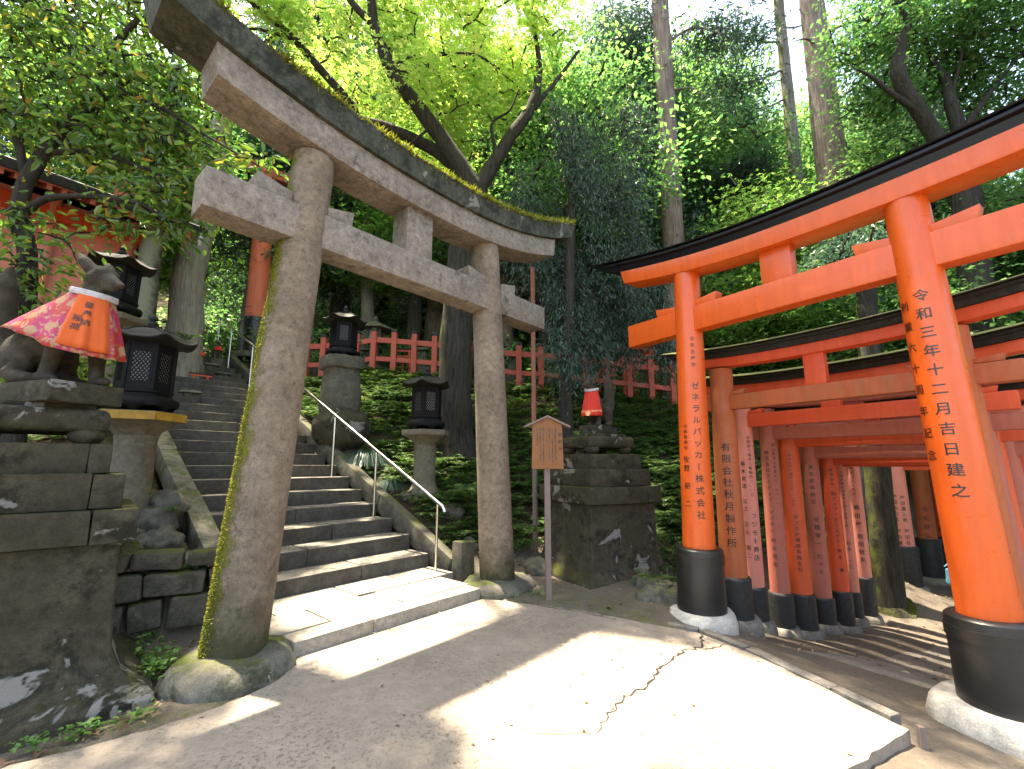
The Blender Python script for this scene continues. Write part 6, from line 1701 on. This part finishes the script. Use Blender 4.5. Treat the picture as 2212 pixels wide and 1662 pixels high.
V, F = leaf_arrays(np.column_stack([lc, np.full(len(lc), .006)]), .03 * rng.uniform(.5, 1.2, len(lc)), rnd_unit(len(lc)) * [1, 1, .05], rnd_unit(len(lc)) * .2 + [0, 0, 1], .5, 'leaf', .06)
o = link_mesh("leaf_litter", mesh_arrays("leaf_litter", V, F), MT['litter']); set_props(o, "few dry leaves scattered over the pale paving", None, None, "stuff")
# moss tufts on the stone gate
t_, n_s, org_ = SGI['t'], SGI['n'], SGI['org']
nb = 9000
s = rng.uniform(-1.1, SGI['W'] + 1.55, nb); c = rng.normal(.18, .10, nb).clip(-.27, .285)
dens = np.array([NZ.noise((x * 2.1, y * 6, 3.3)) for x, y in zip(s, c)]) + .25 > 0
s, c = s[dens], c[dens]; dk = SGI['dk']; hk = SGI['hk']
ztop_ = np.where(np.abs(c) < dk * .34, hk * .82, hk * .66) + np.where(np.abs(c) < dk * .12, hk * .16, 0)
zz = SGI['zk'] + np.array([SGI['zf'](x) for x in s]) + ztop_ - .03
C = org_ + np.outer(s, t_) + np.outer(c, n_s); C[:, 2] = zz
V, F = leaf_arrays(C, rng.uniform(.03, .11, len(C)), rnd_unit(len(C)) * .9 + [0, 0, .6] + n_s * .35, rnd_unit(len(C)), .22, 'diamond')
tb = [ch for ch in stone_gate.children if ch.name.startswith("top_beam")][0]
o = link_mesh("moss", mesh_arrays("moss", V, F), MT['moss_tuft'], tb); o["kind"] = "stuff"
# velvet of moss up the sunny side of the left stone pillar
A = np.array([TB0[0], TB0[1], .12]); B = np.array([TB0[0], TB0[1], 4.5]) + t_ * .30
nb = 16000; u = rng.random(nb) ** 1.15 * .78; ang = rng.normal(math.atan2(-.28, -.95), .50, nb)
nzm = np.array([NZ.noise((math.cos(a) * 2, math.sin(a) * 2, q * 9)) for a, q in zip(ang, u)]); k = nzm > (-.10 + u * .35 - .3); u, ang = u[k], ang[k]
r = (.225 + (.19 - .225) * u) - .004
dirs = np.column_stack([np.cos(ang), np.sin(ang), np.zeros(len(ang))])
C = A + np.outer(u, (B - A)) + dirs * r[:, None]
V, F = leaf_arrays(C, rng.uniform(.010, .024, len(C)), dirs * .8 + rnd_unit(len(C)) * .8, rnd_unit(len(C)), .35, 'diamond')
plr = [ch for ch in stone_gate.children if ch.name.startswith("pillar")][0]
o = link_mesh("moss", mesh_arrays("moss", V, F), MT['moss_tuft'], plr); o["kind"] = "stuff"
# overhead wires crossing behind the lanterns
for i, (ya, yb) in enumerate(((655, 662), (668, 676))):
    a = P(285, ya, 11.5); b = P(545, yb, 12.5); pts = [a + (b - a) * j / 10 - ZU * .12 * math.sin(math.pi * j / 10) for j in range(11)]
    o = MB().tube(pts, .008, 5).build("overhead_wire", MT['roof_iron'], smooth=60)
    set_props(o, ("upper" if i == 0 else "lower") + " of two thin wires stretched between the trunks behind the left lanterns", "wire")
